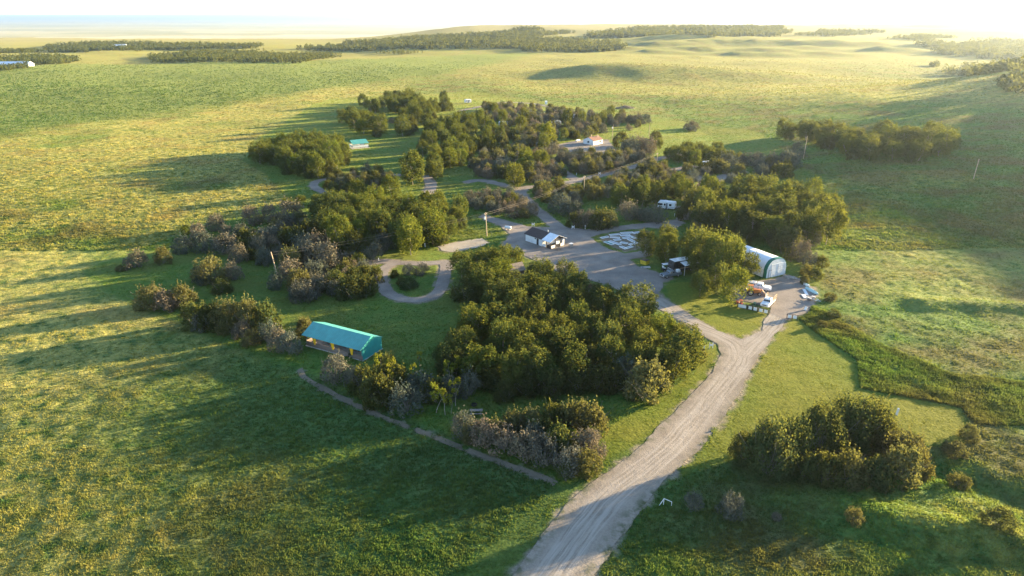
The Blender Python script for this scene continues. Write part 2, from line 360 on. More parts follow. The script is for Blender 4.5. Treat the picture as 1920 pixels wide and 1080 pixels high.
M['lot'] = gravel_mat("gravel_lot_surface", (.175, .15, .13), (.27, .235, .20))
M['dirt'] = gravel_mat("trodden_dirt", (.125, .108, .076), (.20, .165, .118))
M['sand'] = gravel_mat("pale_sand", (.28, .245, .19), (.40, .35, .28))
M['teal'] = ribbed("teal_sheet_metal", (.07, .30, .275), 0, .45, .4)
M['tealwall'] = ribbed("teal_wall_sheet", (.025, .27, .24), 1, .45, .45)
M['boards'] = ribbed("weathered_boards", (.155, .125, .105), 2, .2, .85)
M['darkboards'] = ribbed("dark_stained_boards", (.05, .038, .032), 2, .22, .8)
M['yellow'] = plain("yellow_paint", (.72, .43, .015), .5)
M['yellowbin'] = plain("yellow_bin_paint", (.62, .45, .04), .55)
M['wood'] = plain("grey_timber", (.20, .17, .14), .85, .25, 3)
M['lightwood'] = plain("pale_timber", (.40, .31, .20), .8, .2, 3)
M['white'] = plain("white_paint", (.74, .75, .74), .5, .05)
M['siding'] = ribbed("white_siding", (.72, .74, .74), 2, .2, .55, .015)
M['whitemetal'] = ribbed("white_roof_metal", (.78, .80, .82), 1, .4, .35, .02)
M['shingle'] = plain("brown_shingles", (.060, .045, .042), .9, .25, 2.5, bump=.5)
M['redroof'] = plain("brown_red_shingles", (.20, .105, .075), .9, .2, 2.5, bump=.5)
M['dark'] = plain("dark_trim", (.022, .020, .020), .6)
M['glass'] = plain("dark_glass", (.02, .025, .03), .08, .2, 1, spec=.8)
M['fabric'] = plain("white_hut_fabric", (.76, .78, .80), .6, .04, .4)
M['greenband'] = plain("green_hut_band", (.012, .14, .095), .55, .1)
M['huttin'] = ribbed("pale_hut_doors", (.60, .64, .65), 1, .6, .5, .015)
M['concrete'] = plain("pale_concrete", (.42, .40, .37), .9, .12, 1.5)
M['felt'] = plain("faded_felt", (.34, .37, .39), .95, .2, 2); M['tealfelt'] = plain("teal_felt", (.06, .25, .24), .95, .2, 2)
M['silver'] = plain("grey_blue_car_paint", (.16, .19, .22), .3, .05, 1, .3); M['carwhite'] = plain("white_car_paint", (.75, .76, .76), .3, .04)
M['black'] = plain("black_paint", (.018, .018, .02), .4); M['rubber'] = plain("tyre_rubber", (.02, .02, .02), .85)
M['chrome'] = plain("bare_metal", (.55, .55, .55), .3, .1, 2, .8); M['orange'] = plain("orange_machine_paint", (.45, .15, .03), .5, .2)
M['red'] = plain("red_machine_paint", (.35, .05, .03), .5, .2); M['greenpaint'] = plain("green_machine_paint", (.03, .14, .05), .5)
M['boat'] = plain("pale_teal_hull", (.42, .62, .62), .4, .1); M['tealdark'] = plain("dark_teal_paint", (.02, .16, .15), .5)
M['amber'] = plain("amber_lens", (.5, .2, .02), .3); M['lens'] = plain("clear_lens", (.6, .6, .58), .15)
M['stone'] = plain("grey_fieldstone", (.28, .26, .23), .9, .25, 2)
M['deadwood'] = plain("bleached_dead_branches", (.26, .22, .18), .9, .25, 3)

# ------------------------------------------------------------------ object helpers
def tag(o, label=None, cat=None, group=None, kind=None):
    if label: o['label'] = label
    if cat: o['category'] = cat
    if group: o['group'] = group
    if kind: o['kind'] = kind
    return o
def link(name, data, parent=None):
    o = bpy.data.objects.new(name, data); col.objects.link(o)
    if parent: o.parent = parent
    return o
def np_mesh(name, v, f, mat, smooth=False, rnd=None, attrs=None):
    """mesh out of arrays; f is (n,3) or (n,4)"""
    me = bpy.data.meshes.new(name); v = np.asarray(v, np.float32); f = np.asarray(f, np.int32); k = f.shape[1]
    me.vertices.add(len(v)); me.vertices.foreach_set("co", v.ravel())
    me.loops.add(f.size); me.loops.foreach_set("vertex_index", f.ravel())
    me.polygons.add(len(f)); me.polygons.foreach_set("loop_start", np.arange(0, f.size, k, dtype=np.int32))
    try: me.polygons.foreach_set("loop_total", np.full(len(f), k, np.int32))
    except Exception: pass
    if smooth: me.polygons.foreach_set("use_smooth", np.ones(len(f), bool))
    if rnd is not None:
        a = me.attributes.new("rnd", 'FLOAT', 'FACE'); a.data.foreach_set("value", np.asarray(rnd, np.float32))
    for nm, (typ, dom, arr) in (attrs or {}).items():
        a = me.attributes.new(nm, typ, dom); a.data.foreach_set("color" if 'COLOR' in typ else "value", np.asarray(arr, np.float32).ravel())
    if mat: me.materials.append(mat)
    me.update(calc_edges=True); return me
def thing(name, label, cat, loc, rz=0, group=None):
    o = link(name, None); o.empty_display_size = .3; o.location = loc; o.rotation_euler = (0, 0, rz)
    return tag(o, label, cat, group)
class MB:
    def __init__(s): s.v = []; s.f = []
    def add(s, vs, fs):
        b = len(s.v); s.v += [tuple(q) for q in vs]; s.f += [tuple(b+i for i in q) for q in fs]; return s
    def box(s, c, d, rz=0, tilt=None):
        hx, hy, hz = (q/2 for q in d); ca, sa = math.cos(rz), math.sin(rz); vs = []
        for z in (-hz, hz):
            for x, y in ((-hx,-hy),(hx,-hy),(hx,hy),(-hx,hy)):
                p = Vector((x, y, z))
                if tilt: p = tilt @ p
                vs.append((c[0]+p.x*ca-p.y*sa, c[1]+p.x*sa+p.y*ca, c[2]+p.z))
        return s.add(vs, [(3,2,1,0),(4,5,6,7),(0,1,5,4),(1,2,6,5),(2,3,7,6),(3,0,4,7)])
    def taper(s, c, d0, d1, h, off=(0,0)):
        """frustum: footprint d0 at c, footprint d1 h higher"""
        vs = []
        for (dx, dy), z, ox, oy in ((d0, 0, 0, 0), (d1, h, *off)):
            for x, y in ((-1,-1),(1,-1),(1,1),(-1,1)): vs.append((c[0]+ox+x*dx/2, c[1]+oy+y*dy/2, c[2]+z))
        return s.add(vs, [(3,2,1,0),(4,5,6,7),(0,1,5,4),(1,2,6,5),(2,3,7,6),(3,0,4,7)])
    def prism(s, prof, a, b, axis=1):
        """2-D outline swept from a to b along an axis (outline in the other two, in order)"""
        n = len(prof); vs = []
        for t in (a, b):
            for p, q in prof: vs.append({0:(t,p,q), 1:(p,t,q), 2:(p,q,t)}[axis])
        return s.add(vs, [tuple(range(n-1,-1,-1)), tuple(range(n, 2*n))]+[(i, (i+1) % n, n+(i+1) % n, n+i) for i in range(n)])
    def tube(s, p, q, r0, r1=None, n=8):
        r1 = r0 if r1 is None else r1; p = Vector(p); q = Vector(q); d = (q-p).normalized()
        a = d.orthogonal().normalized(); b = d.cross(a); vs = []
        for c, r in ((p, r0), (q, r1)):
            for k in range(n):
                t = 2*math.pi*k/n; vs.append(c+a*(r*math.cos(t))+b*(r*math.sin(t)))
        return s.add(vs, [tuple(range(n-1,-1,-1)), tuple(range(n, 2*n))]+[(i, (i+1) % n, n+(i+1) % n, n+i) for i in range(n)])
    def quad(s, a, b, c, d, th=.03):
        """slab through four points with a thickness"""
        a, b, c, d = map(Vector, (a, b, c, d)); nrm = (b-a).cross(d-a).normalized()*th
        return s.add([a-nrm, b-nrm, c-nrm, d-nrm, a, b, c, d], [(3,2,1,0),(4,5,6,7),(0,1,5,4),(1,2,6,5),(2,3,7,6),(3,0,4,7)])
    def build(s, name, mat, parent=None, bevel=0, smooth=False):
        me = bpy.data.meshes.new(name); me.from_pydata(s.v, [], s.f); bm = bmesh.new(); bm.from_mesh(me)
        bmesh.ops.recalc_face_normals(bm, faces=bm.faces)
        if bevel: bmesh.ops.bevel(bm, geom=[e for e in bm.edges if e.is_manifold and e.calc_face_angle(0) > .5], offset=bevel, segments=2, affect='EDGES', profile=.6)
        if smooth:
            for f in bm.faces: f.smooth = True
        bm.to_mesh(me); bm.free(); me.materials.append(mat); return link(name, me, parent)
def ang(p, q):
    a = Vector(G(*p)); b = Vector(G(*q)); d = b-a; return math.atan2(d.y, d.x)
ORD = ["leftmost","second from left","third from left","fourth from left","fifth from left","sixth from left","seventh from left","eighth from left","ninth from left","tenth from left",
       "eleventh from left","twelfth from left","thirteenth from left","fourteenth from left","fifteenth from left","sixteenth from left","seventeenth from left","eighteenth from left",
       "nineteenth from left","twentieth from left"]
def ordinal(i, n):
    if n == 1: return "only one"
    if i == n-1: return "rightmost"
    if i == n-2 and n > 4 and i > 2: return "second from right"
    if i == n-3 and n > 6 and i > 3: return "third from right"
    return ORD[i] if i < len(ORD) else None

# ------------------------------------------------------------------ ground
def axis_pts(lo, hi, step, g, end_lo, end_hi):
    a = list(np.arange(lo, hi+step, step)); d = step; x = a[-1]
    while x < end_hi: d *= g; x += d; a.append(x)
    d = step; x = a[0]; pre = []
    while x > end_lo: d *= g; x -= d; pre.append(x)
    return np.array(pre[::-1]+a)
xs = axis_pts(-130, 165, .8, 1.02, -52000, 52000); ys = axis_pts(52, 330, .8, 1.018, -300, 90000)
X, Y = np.meshgrid(xs, ys); Z = hgt(X, Y)
lawn, dry, bare, lush = region(X.ravel(), Y.ravel())
rough_ = (1-np.clip(lawn, 0, 1)*.85)*(1-bare)*(1-sst(300, 500, np.hypot(X, Y)).ravel())
Z = Z+(micro(X.ravel(), Y.ravel())*rough_).reshape(Z.shape)
nx, ny = len(xs), len(ys)
idx = np.arange(nx*ny).reshape(ny, nx)
F = np.stack([idx[:-1,:-1], idx[:-1,1:], idx[1:,1:], idx[1:,:-1]], -1).reshape(-1, 4)
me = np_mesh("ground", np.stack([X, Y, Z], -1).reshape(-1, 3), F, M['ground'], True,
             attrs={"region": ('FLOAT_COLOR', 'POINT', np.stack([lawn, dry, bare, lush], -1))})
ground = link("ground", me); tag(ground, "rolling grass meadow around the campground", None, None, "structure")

# roads and lots: sheets laid on the ground
ROADC = smooth_line([G(*p) for p in ((1005,1125),(1033,1080),(1138,940),(1256,840),(1341,740),(1372,700),(1388,668),(1380,645),(1350,628),(1285,600),(1230,565))])
ROADC2 = smooth_line([G(*p) for p in ((1388,668),(1412,645),(1445,610),(1458,590))])
def sheet(name, P, mat, lift, jit=.25, step=1.0, label=None):
    b = []
    n = len(P)
    for i in range(n):
        p, q = P[i], P[(i+1) % n]; k = max(1, int(np.linalg.norm(q-p)/.6))
        for t in range(k): b.append(p+(q-p)*t/k)
    b = np.array(b); j = np.stack([vn(b[:,0]/1.1, b[:,1]/1.1, 5)-.5, vn(b[:,0]/1.1, b[:,1]/1.1, 6)-.5], -1)*.9*jit
    j2 = np.stack([vn(b[:,0]/4, b[:,1]/4, 7)-.5, vn(b[:,0]/4, b[:,1]/4, 8)-.5], -1)*2*jit
    b = b+j+j2
    gx, gy = np.meshgrid(np.arange(P[:,0].min(), P[:,0].max(), step), np.arange(P[:,1].min(), P[:,1].max(), step)); gx = gx.ravel(); gy = gy.ravel()
    m = inside(b, gx, gy); m[m] = edgedist(b, gx[m], gy[m]) > .5
    pts = [Vector(p) for p in b]+[Vector((x, y)) for x, y in zip(gx[m], gy[m])]
    nb = len(b); vs, es, fs, *_ = delaunay_2d_cdt(pts, [(i, (i+1) % nb) for i in range(nb)], [], 1, 1e-4)
    V = np.array([(v.x, v.y) for v in vs]); z = hgt(V[:,0], V[:,1])+lift
    fs = [f for f in fs if len(f) == 3]
    def signed(L):
        best = np.full(len(V), 1e9); s = np.zeros(len(V)); al = np.zeros(len(V)); acc = 0
        for i in range(len(L)-1):
            a, c = L[i], L[i+1]; d = segdist(V[:,0], V[:,1], *a, *c); l = np.linalg.norm(c-a)
            cr = ((c[0]-a[0])*(V[:,1]-a[1])-(c[1]-a[1])*(V[:,0]-a[0])); t = np.clip(((V-a)@(c-a))/(l*l), 0, 1)
            m = d < best; best[m] = d[m]; s[m] = np.sign(cr[m])*d[m]; al[m] = acc+t[m]*l; acc += l
        return s, al
    at = {}
    if mat is M['gravel']:
        s1, a1 = signed(ROADC); s2, a2 = signed(ROADC2); m = (np.abs(s2) < np.abs(s1)) & (V[:,0] > ROADC2[0][0])
        at = {"across": ('FLOAT', 'POINT', np.where(m, s2, s1)), "along": ('FLOAT', 'POINT', np.where(m, a2, a1))}
    o = link(name, np_mesh(name, np.column_stack([V, z]), np.array(fs), mat, True, attrs=at)); return tag(o, label, None, None, "structure")
def ribbon(name, L, w, mat, lift, label=None):
    ws = max(.5, min(1, w/5))
    T = np.gradient(L, axis=0); T /= np.linalg.norm(T, axis=1)[:,None]; N = np.stack([-T[:,1], T[:,0]], -1); rows = []
    offs = [-1, -.6, -.2, .2, .6, 1]
    for k, o in enumerate(offs):
        wob = ((vn(L[:,0]/1.3, L[:,1]/1.3, 60+k)-.5)*.4+(vn(L[:,0]/5, L[:,1]/5, 70+k)-.5)*.7)*ws*(abs(o) == 1)
        p = L+N*((o*w/2)+np.sign(o)*wob)[:,None]; rows.append(np.column_stack([p, hgt(p[:,0], p[:,1])+lift]))
    V = np.stack(rows, 1).reshape(-1, 3); n, k = len(L), len(offs); i = np.arange(n*k).reshape(n, k)
    F = np.stack([i[:-1,:-1], i[:-1,1:], i[1:,1:], i[1:,:-1]], -1).reshape(-1, 4)
    return tag(link(name, np_mesh(name, V, F, mat, True)), label, None, None, "structure")
sheet("gravel_road", ROAD, M['gravel'], .062, .3)
sheet("gravel_lot", LOT, M['lot'], .070, .3)
sheet("gravel_yard", HUTLOT, M['lot'], .076, .3)
sheet("sand_patch", SAND, M['sand'], .060, .3)
sheet("house_lot", HOUSELOT, M['lot'], .060, .4)
for k, (nm, L, w) in enumerate(PATHS): ribbon(nm, L, w, M['dirt'] if nm == 'dirt_path' else M['lot'], .040+.004*k*.9+(.0 if k < 11 else 0))
sheet("golf_pad", GOLF, M['dirt'], .060, .2)
# ------------------------------------------------------------------ vegetation
def leaf_quads(c, nrm, size, r):
    n = len(c); nrm = nrm/np.linalg.norm(nrm, axis=1)[:,None]
    t = r.normal(size=(n, 3)); u = np.cross(nrm, t); u /= np.linalg.norm(u, axis=1)[:,None]; w = np.cross(nrm, u)
    s = (size*r.uniform(.65, 1.3, n))[:,None]; k = r.uniform(.55, .9, n)[:,None]
    V = np.stack([c-u*s*.5, c-w*s*k*.5+nrm*s*.1, c+u*s*.5, c+w*s*k*.5+nrm*s*.1], 1).reshape(-1, 3)
    return V, np.arange(4*n).reshape(n, 4)
def crown_mesh(seed, H, R, low, nb, nl, size, kind):
    r = np.random.default_rng(seed); C = []; N = []; Q = []
    for i in range(nb):
        u = r.uniform(0, 1)**.8 if kind != 'bush' else r.uniform(0, 1)
        if kind == 'aspen': pr = (math.sin(math.pi*(.16+.74*u)))**.6; br = R*r.uniform(.24, .40)
        elif kind == 'column': pr = (math.sin(math.pi*(.10+.86*u)))**.9; br = R*r.uniform(.26, .42)
        elif kind == 'sapling': pr = .25+.9*u*(1.15-u)*1.6; br = R*r.uniform(.20, .34)
        else: pr = math.sqrt(max(.05, 1-(u*.96)**2)); br = R*r.uniform(.22, .38)
        a = r.uniform(0, 2*math.pi); rad = R*pr*math.sqrt(r.uniform(.25, 1))*.86
        z = low+(H-low)*u*.93
        c0 = np.array([rad*math.cos(a), rad*math.sin(a), z]); brnd = r.uniform(0, 1)
        d = r.normal(size=(nl, 3)); d /= np.linalg.norm(d, axis=1)[:,None]
        out = np.array([math.cos(a)*pr, math.sin(a)*pr, .55]); d = d+out*.45; d /= np.linalg.norm(d, axis=1)[:,None]
        st = 1.45 if kind in ('aspen', 'column', 'sapling') else 1.05
        p = c0+d*br*np.array([1, 1, st])*r.uniform(.55, 1.08, nl)[:,None]
        C.append(p); N.append(d+.55*r.normal(size=(nl, 3))); Q.append(.45*brnd+.55*r.uniform(0, 1, nl))
        # upright sprays that break the outline
        if r.uniform() < .8:
            m = max(4, nl//6); t = r.uniform(0, 1, m)[:,None]; tip = np.array([.25*math.cos(a), .25*math.sin(a), 1.0])*br*1.9
            p = c0+tip*t+r.normal(size=(m, 3))*br*.14*(1.3-t); C.append(p); N.append(r.normal(size=(m, 3))+np.array([0, 0, .4])); Q.append(.4*brnd+.6*r.uniform(0, 1, m))
    C = np.concatenate(C); N = np.concatenate(N); Q = np.concatenate(Q); C[:,2] = np.maximum(C[:,2], .08)
    return (*leaf_quads(C, N, size, r), Q)
def limb(mb, p, d, L, r0, r1, r, n=4, seg=6):
    p = Vector(p); d = Vector(d).normalized()
    for i in range(n):
        q = p+d*(L/n); mb.tube(p, q, r0+(r1-r0)*i/n, r0+(r1-r0)*(i+1)/n, seg); p = q
        d = (d+Vector((r.normal(0, .12), r.normal(0, .12), r.normal(0, .05)))).normalized()
    return p
def trunk_mb(seed, H, R, low, rad):
    r = np.random.default_rng(seed+900); mb = MB(); limb(mb, (0, 0, -.25), (r.normal(0, .05), r.normal(0, .05), 1), H*.86, rad, rad*.25, r, 6)
    for i in range(7):
        a = r.uniform(0, 6.28); z = low*.7+(H-low)*r.uniform(.05, .55)
        limb(mb, (0, 0, z), (math.cos(a), math.sin(a), r.uniform(.7, 1.5)), R*r.uniform(.7, 1.1), rad*.4, rad*.1, r, 3, 5)
    return mb
def stems_mb(seed, H, R, n, rad):
    r = np.random.default_rng(seed+700); mb = MB()
    for i in range(n):
        a = r.uniform(0, 6.28); l = r.uniform(.2, .95)
        limb(mb, (r.normal(0, .15*R), r.normal(0, .15*R), -.15), (l*math.cos(a), l*math.sin(a), r.uniform(.7, 1.2)), H*r.uniform(.8, 1.12), rad, rad*.3, r, 3, 4)
    return mb
PROTO = {}
def proto(key, spec):
    L = []
    for s in spec:
        kind, seed, H, R, low, nb, nl, size, lm, nst, srad = s
        v, f, q = crown_mesh(seed, H, R, low, nb, nl, size, kind)
        me = np_mesh("crown" if kind != 'bush' else "foliage", v, f, M[lm], False, q)
        if kind == 'bush': tm = stems_mb(seed, H, R, nst, srad)
        else: tm = trunk_mb(seed, H, R, low, srad)
        t = bpy.data.meshes.new("trunk" if kind != 'bush' else "stems"); t.from_pydata(tm.v, [], tm.f); t.update()
        t.materials.append(M['bark'] if kind != 'bush' else M['twig']); L.append((me, t, H, R))
    PROTO[key] = L
proto('aspen', [('aspen', 10+i, 9.0, 3.0+.25*(i % 3), .6+.5*(i % 2), 56, 66, .36, 'leaf', 0, .15) for i in range(7)])
proto('column', [('column', 40+i, 10.0, 2.4, 1.0, 56, 62, .36, 'leaf', 0, .15) for i in range(2)])
proto('sapling', [('sapling', 50+i, 6.0, 1.15, 2.8, 13, 26, .26, 'leaf', 0, .07) for i in range(4)])
proto('willow', [('bush', 60+i, 3.0, 2.0, .15, 44, 58, .23, 'leaf', 16, .035) for i in range(5)])
proto('bigwillow', [('bush', 70+i, 5.2, 3.2, .15, 78, 78, .25, 'leaf', 22, .05) for i in range(3)])
proto('grey', [('bush', 80+i, 2.5, 1.8, .12, 36, 46, .19, 'greyleaf', 34, .03) for i in range(5)])
TINT = {'a': [(.054,.082,.026), (.046,.074,.027), (.068,.092,.027)], 'y': [(.088,.120,.024), (.078,.106,.026)], 'Y': [(.17,.19,.025)],
        'w': [(.052,.080,.034), (.046,.070,.034), (.064,.084,.034)], 't': [(.100,.104,.050), (.088,.094,.050)],
        's': [(.100,.116,.092), (.088,.108,.086), (.110,.114,.092)], 'p': [(.160,.138,.100), (.142,.128,.092)], 'd': [(.045,.060,.026)]}
KINDS = {'a': ('aspen_tree', 'aspen', 'tree', 'green aspen'), 'y': ('aspen_tree', 'aspen', 'tree', 'yellow-green aspen'), 'Y': ('poplar_tree', 'column', 'tree', 'bright yellow poplar'),
         'c': ('poplar_tree', 'column', 'tree', 'tall green poplar'), 'w': ('willow_shrub', 'willow', 'shrub', 'green willow shrub'), 'd': ('dark_shrub', 'willow', 'shrub', 'dark green shrub'),
         't': ('willow_shrub', 'willow', 'shrub', 'tan-green shrub'), 'W': ('willow_shrub', 'bigwillow', 'shrub', 'big willow'),
         's': ('silver_shrub', 'grey', 'shrub', 'silver-grey shrub'), 'p': ('twiggy_shrub', 'grey', 'shrub', 'pinkish tan shrub'), 'j': ('young_aspen', 'sapling', 'tree', 'slim young aspen')}
TINT['c'] = TINT['a']; TINT['W'] = TINT['w']; TINT['j'] = TINT['Y']
GROUPS = {}      # place -> list of (kind, x, y, width, height, label)
def put(place, kind, x, y, w, h=None, label=None): GROUPS.setdefault(place, []).append([kind, x, y, w, h, label])
def put_px(place, items):
    for it in items:
        px, py, w, k = it[:4]; x, y = G(px, py); s = scale_at(x, y)/(1.2 if k in 'stpdw' else 1.08); h = it[4]/s*.95 if len(it) > 4 and it[4] else None
        put(place, k, x, y, w/s, h, it[5] if len(it) > 5 else None)
def fill(place, P, mixk, spacing, wlo, whi, hlo=None, hhi=None, seed=1, keep=.0, tries=4000, maxn=200):
    if hlo: spacing *= 1.46; wlo *= 1.32; whi *= 1.32
    r = np.random.default_rng(seed); P = poly(P) if not isinstance(P, np.ndarray) else P; pts = []; ks = list(mixk); pr = np.array([mixk[k] for k in ks]); pr = pr/pr.sum()
    X0, X1, Y0, Y1 = P[:,0].min(), P[:,0].max(), P[:,1].min(), P[:,1].max()
    cand = np.column_stack([r.uniform(X0, X1, tries), r.uniform(Y0, Y1, tries)]); cand = cand[inside(P, cand[:,0], cand[:,1])]
    if keep >= 0: cand = cand[region(cand[:,0], cand[:,1])[2] < .25+keep]
    for p in cand:
        if len(pts) >= maxn: break
        if any((p[0]-q[0])**2+(p[1]-q[1])**2 < spacing**2 for q in pts): continue
        if keep >= 0 and any((p[0]-e[0])**2+(p[1]-e[1])**2 < (e[2])**2 for e in KEEP): continue
        pts.append(p); k = ks[r.choice(len(ks), p=pr)]; w = r.uniform(wlo, whi); h = r.uniform(hlo, hhi) if hlo else None
        if k in 'wtspd' and hlo: w, h = w*.6, h*.38
        put(place, k, p[0], p[1], w, h)
KEEP = []        # clear ground kept round the buildings and vehicles: x, y, radius
for px, py, rr in ((968,532,4.2),(1020,465,7.5),(1272,512,4.5),(1440,500,9),(1112,272,8),(671,275,7),(1250,392,5.5),(946,238,4.5),(1085,222,5),(1038,238,5),(1330,314,4),(1010,277,2.5),(640,650,9),(1425,545,6),(1206,500,5.0),(1200,492,4.0)):
    KEEP.append((*G(px, py), rr))
BIG = "the big roadside grove"
fill(BIG, [(862,508),(940,496),(1016,510),(1042,530),(1128,560),(1152,596),(1208,632),(1225,632),(1252,636),(1286,655),(1298,676),(1284,702),(1190,712),(1060,722),(960,735),(880,712),(836,690),(850,640),(918,610),(905,565),(860,545)],
     {'a': .86, 'y': .08, 'p': .06}, 3.7, 4.6, 6.4, 5.8, 8.4, 3)
put_px(BIG, [(x_, y_, 58, 'd', h_) for x_, y_, h_ in ((852,700,40),(885,712,44),(918,722,40),(990,735,46),(1035,738,40),(1080,732,46),(1120,730,44),(1150,728,40),(1240,715,40),(1290,676,44),(860,655,36),(905,628,34),(878,560,36),(1215,640,40),(1100,690,40),(980,690,40))])
put_px(BIG, [(1192,594,72,'a',64,"round-topped aspen standing on the lot edge of the big roadside grove"),(1262,712,60,'a',70,None),(1285,690,62,'a',78,None),(1010,728,66,'a',80,None),(960,738,50,'a',62,None)])
HUTG = "the grove beside the white hut"
fill(HUTG, [(1200,484),(1240,476),(1300,482),(1330,492),(1380,492),(1400,505),(1395,522),(1350,530),(1310,525),(1300,498),(1245,496),(1205,492)], {'a': .55, 'y': .45}, 3.9, 4.6, 6.2, 7.5, 9.5, 5)
put_px(HUTG, [(1374,574,54,'y',76,"yellow-green aspen standing alone behind the white fence panels"),(1312,556,40,'y',52,"small yellow-green aspen on the lawn tip near the parked grey pickup"),(1342,548,40,'a',60,None),(1368,528,50,'y',92,None),(1316,522,56,'a',92,None),(1338,530,60,'y',98,None),(1300,505,50,'a',86,None)])
CG = "the tall hut-side grove"
fill(CG, [(1300,405),(1335,372),(1420,368),(1540,385),(1552,430),(1545,452),(1490,462),(1410,452),(1340,445),(1305,430)], {'a': .45, 'y': .55}, 4.6, 5.6, 7.8, 7.5, 11, 7)
put_px(CG, [(1548,458,56,'y',90,"yellow-green aspen at the outer right corner of the tall grove behind the white hut")])
RG = "the travel trailer grove"
fill(RG, [(1155,378),(1210,366),(1290,368),(1300,385),(1245,376),(1215,390),(1165,392)], {'a': .5, 'y': .5}, 4.4, 5, 6.6, 7, 9, 9)
DG = "the middle left grove"
fill(DG, [(600,408),(650,392),(700,390),(800,395),(880,412),(872,428),(830,455),(785,468),(735,470),(700,450),(620,468)], {'a': .7, 'y': .3}, 4.3, 4.6, 6.6, 6.5, 9.5, 11)
put_px(DG, [(640,478,52,'y',78,None),(770,478,50,'y',76,None),(812,458,50,'y',72,None),(600,398,36,'y',34,None),(672,372,34,'y',36,None),(735,368,38,'y',40,None),(540,394,26,'y',24,"small yellow-green tree on the left edge of the camp beside a grassy bank"),(565,388,24,'y',22,None)])
EG = "the upper left grove"
fill(EG, [(478,305),(520,282),(600,278),(635,282),(650,310),(610,335),(570,332),(520,318)], {'a': .6, 'y': .4}, 4.6, 5, 7.5, 8, 11, 13)
FG = "the long upper grove"
fill(FG, [(640,222),(690,196),(760,190),(860,196),(876,205),(820,215),(800,235),(770,256),(690,256),(640,248)], {'a': .75, 'y': .2, 'p': .05}, 5.2, 6, 8.5, 8, 12.5, 15, maxn=44)
GG = "the central strip of trees"
fill(GG, [(800,240),(900,232),(950,250),(935,285),(890,305),(850,310),(870,340),(800,346),(745,322),(770,290),(810,268)], {'a': .42, 'y': .50, 'p': .08}, 4.9, 4.6, 6.6, 7, 10.5, 17, maxn=42)
put_px(GG, [(774,346,48,'y',62,None),(1026,275,34,'Y',46,"bright yellow-green poplar standing out among grey shrubs by the white house"),(978,322,24,'Y',26,"small bright yellow tree in the middle of the central shrubs"),(945,380,0,'y',0,None)][:3])
put_px(GG, [(965,352,40,'y',46,"green tree on the bend of the camp road in the middle of the camp")])
HG = "the far right grove"
fill(HG, [(1446,254),(1505,254),(1560,262),(1620,266),(1760,268),(1782,285),(1720,304),(1625,306),(1575,288),(1515,266)], {'a': .6, 'y': .4}, 5.6, 7, 9.5, 7, 11, 19, keep=-1, maxn=30)
JG = "the small camp loop grove"
fill(JG, [(1245,302),(1270,288),(1345,292),(1352,302),(1300,312)], {'a': .6, 'y': .4}, 4.4, 5, 6.5, 6, 8, 21)
WG = "the foreground willow clump"
put_px(WG, [(1440,885,110,'W',112),(1395,862,60,'W',60),(1480,868,80,'W',95),(1535,850,100,'W',100),(1590,835,100,'W',100),(1625,828,90,'W',88),(1650,832,70,'W',58),(1510,895,60,'w',46),(1545,900,64,'w',50),
            (1590,903,66,'t',56),(1640,905,60,'w',46),(1690,900,70,'t',60),(1675,862,74,'t',50),(1700,868,62,'t',54),(1725,892,40,'t',40)])
put_px("the lawn by the willows", [(1815,822,34,'t',26),(1790,850,44,'t',20),(1796,912,40,'t',24),(1870,985,56,'w',30)])
put_px("the lower right tall grass", [(1300,952,36,'s',28),(1370,965,48,'s',38),(1600,976,36,'t',24),(1455,975,20,'s',14)])
LT = "the left thicket"
put_px(LT, [(258,500,44,'p',26,"pinkish shrub standing alone on the green slope, farthest left of all shrubs"),(308,494,30,'t',28,"lone round tan-green shrub right of the farthest left pink shrub"),(225,508,16,'t',10,"tiny yellowish bush beside the farthest left pink shrub"),(349,442,18,'y',20,"tiny yellow-green tree at the far left tip of the left thicket"),(372,446,30,'p',24),(345,472,36,'s',26),(382,470,44,'s',30),(425,474,50,'s',32),(405,432,32,'p',28),(425,440,22,'s',18),(472,420,36,'p',30),(508,416,36,'p',28),(546,416,54,'p',34),
            (455,444,32,'s',22),(500,458,54,'s',28),(545,464,60,'d',34),(585,450,56,'d',36),(395,528,60,'t',42),(378,532,32,'s',28),(440,524,34,'p',30),(418,548,32,'w',24),(448,492,36,'p',32),(487,478,38,'p',34),(516,474,26,'p',30),(498,497,32,'s',28),
            (548,528,48,'p',38),(545,505,40,'t',36),(585,490,60,'p',40),(618,505,52,'p',44),(560,545,50,'t',36),(572,562,50,'s',34),(603,548,42,'p',30),(632,545,42,'w',36),(662,556,60,'d',38),(690,552,44,'d',34),(640,520,30,'y',24),(655,505,26,'y',24),(672,500,26,'y',28),(680,520,26,'y',22),(590,525,40,'s',34),
            (704,528,32,'d',26),(520,540,30,'s',26),(630,470,50,'s',34),(570,470,50,'s',30),(660,480,40,'d',36),(700,486,36,'s',28),(720,470,40,'s',28),(600,475,40,'p',34)])
fill(LT, [(420,458),(560,420),(605,440),(640,480),(700,492),(700,520),(640,555),(560,562),(540,520),(480,492)], {'s': .4, 'p': .25, 'd': .2, 't': .15}, 3.3, 4.0, 6.0, seed=41, maxn=46)
LH = "the lower left hedge"
put_px(LH, [(285,576,54,'t',38),(312,580,42,'p',32),(346,574,48,'t',36),(365,612,50,'w',40),(398,616,50,'d',42),(430,612,60,'t',44),(468,614,60,'t',48),(502,616,54,'w',44),(380,618,34,'s',28),(455,632,36,'p',28),(505,640,40,'s',34),(430,624,36,'t',32),(472,646,32,'t',26),(522,654,40,'p',36),(546,660,44,'s',34),(572,628,34,'t',28)])
PT = "the path and shelter thicket"
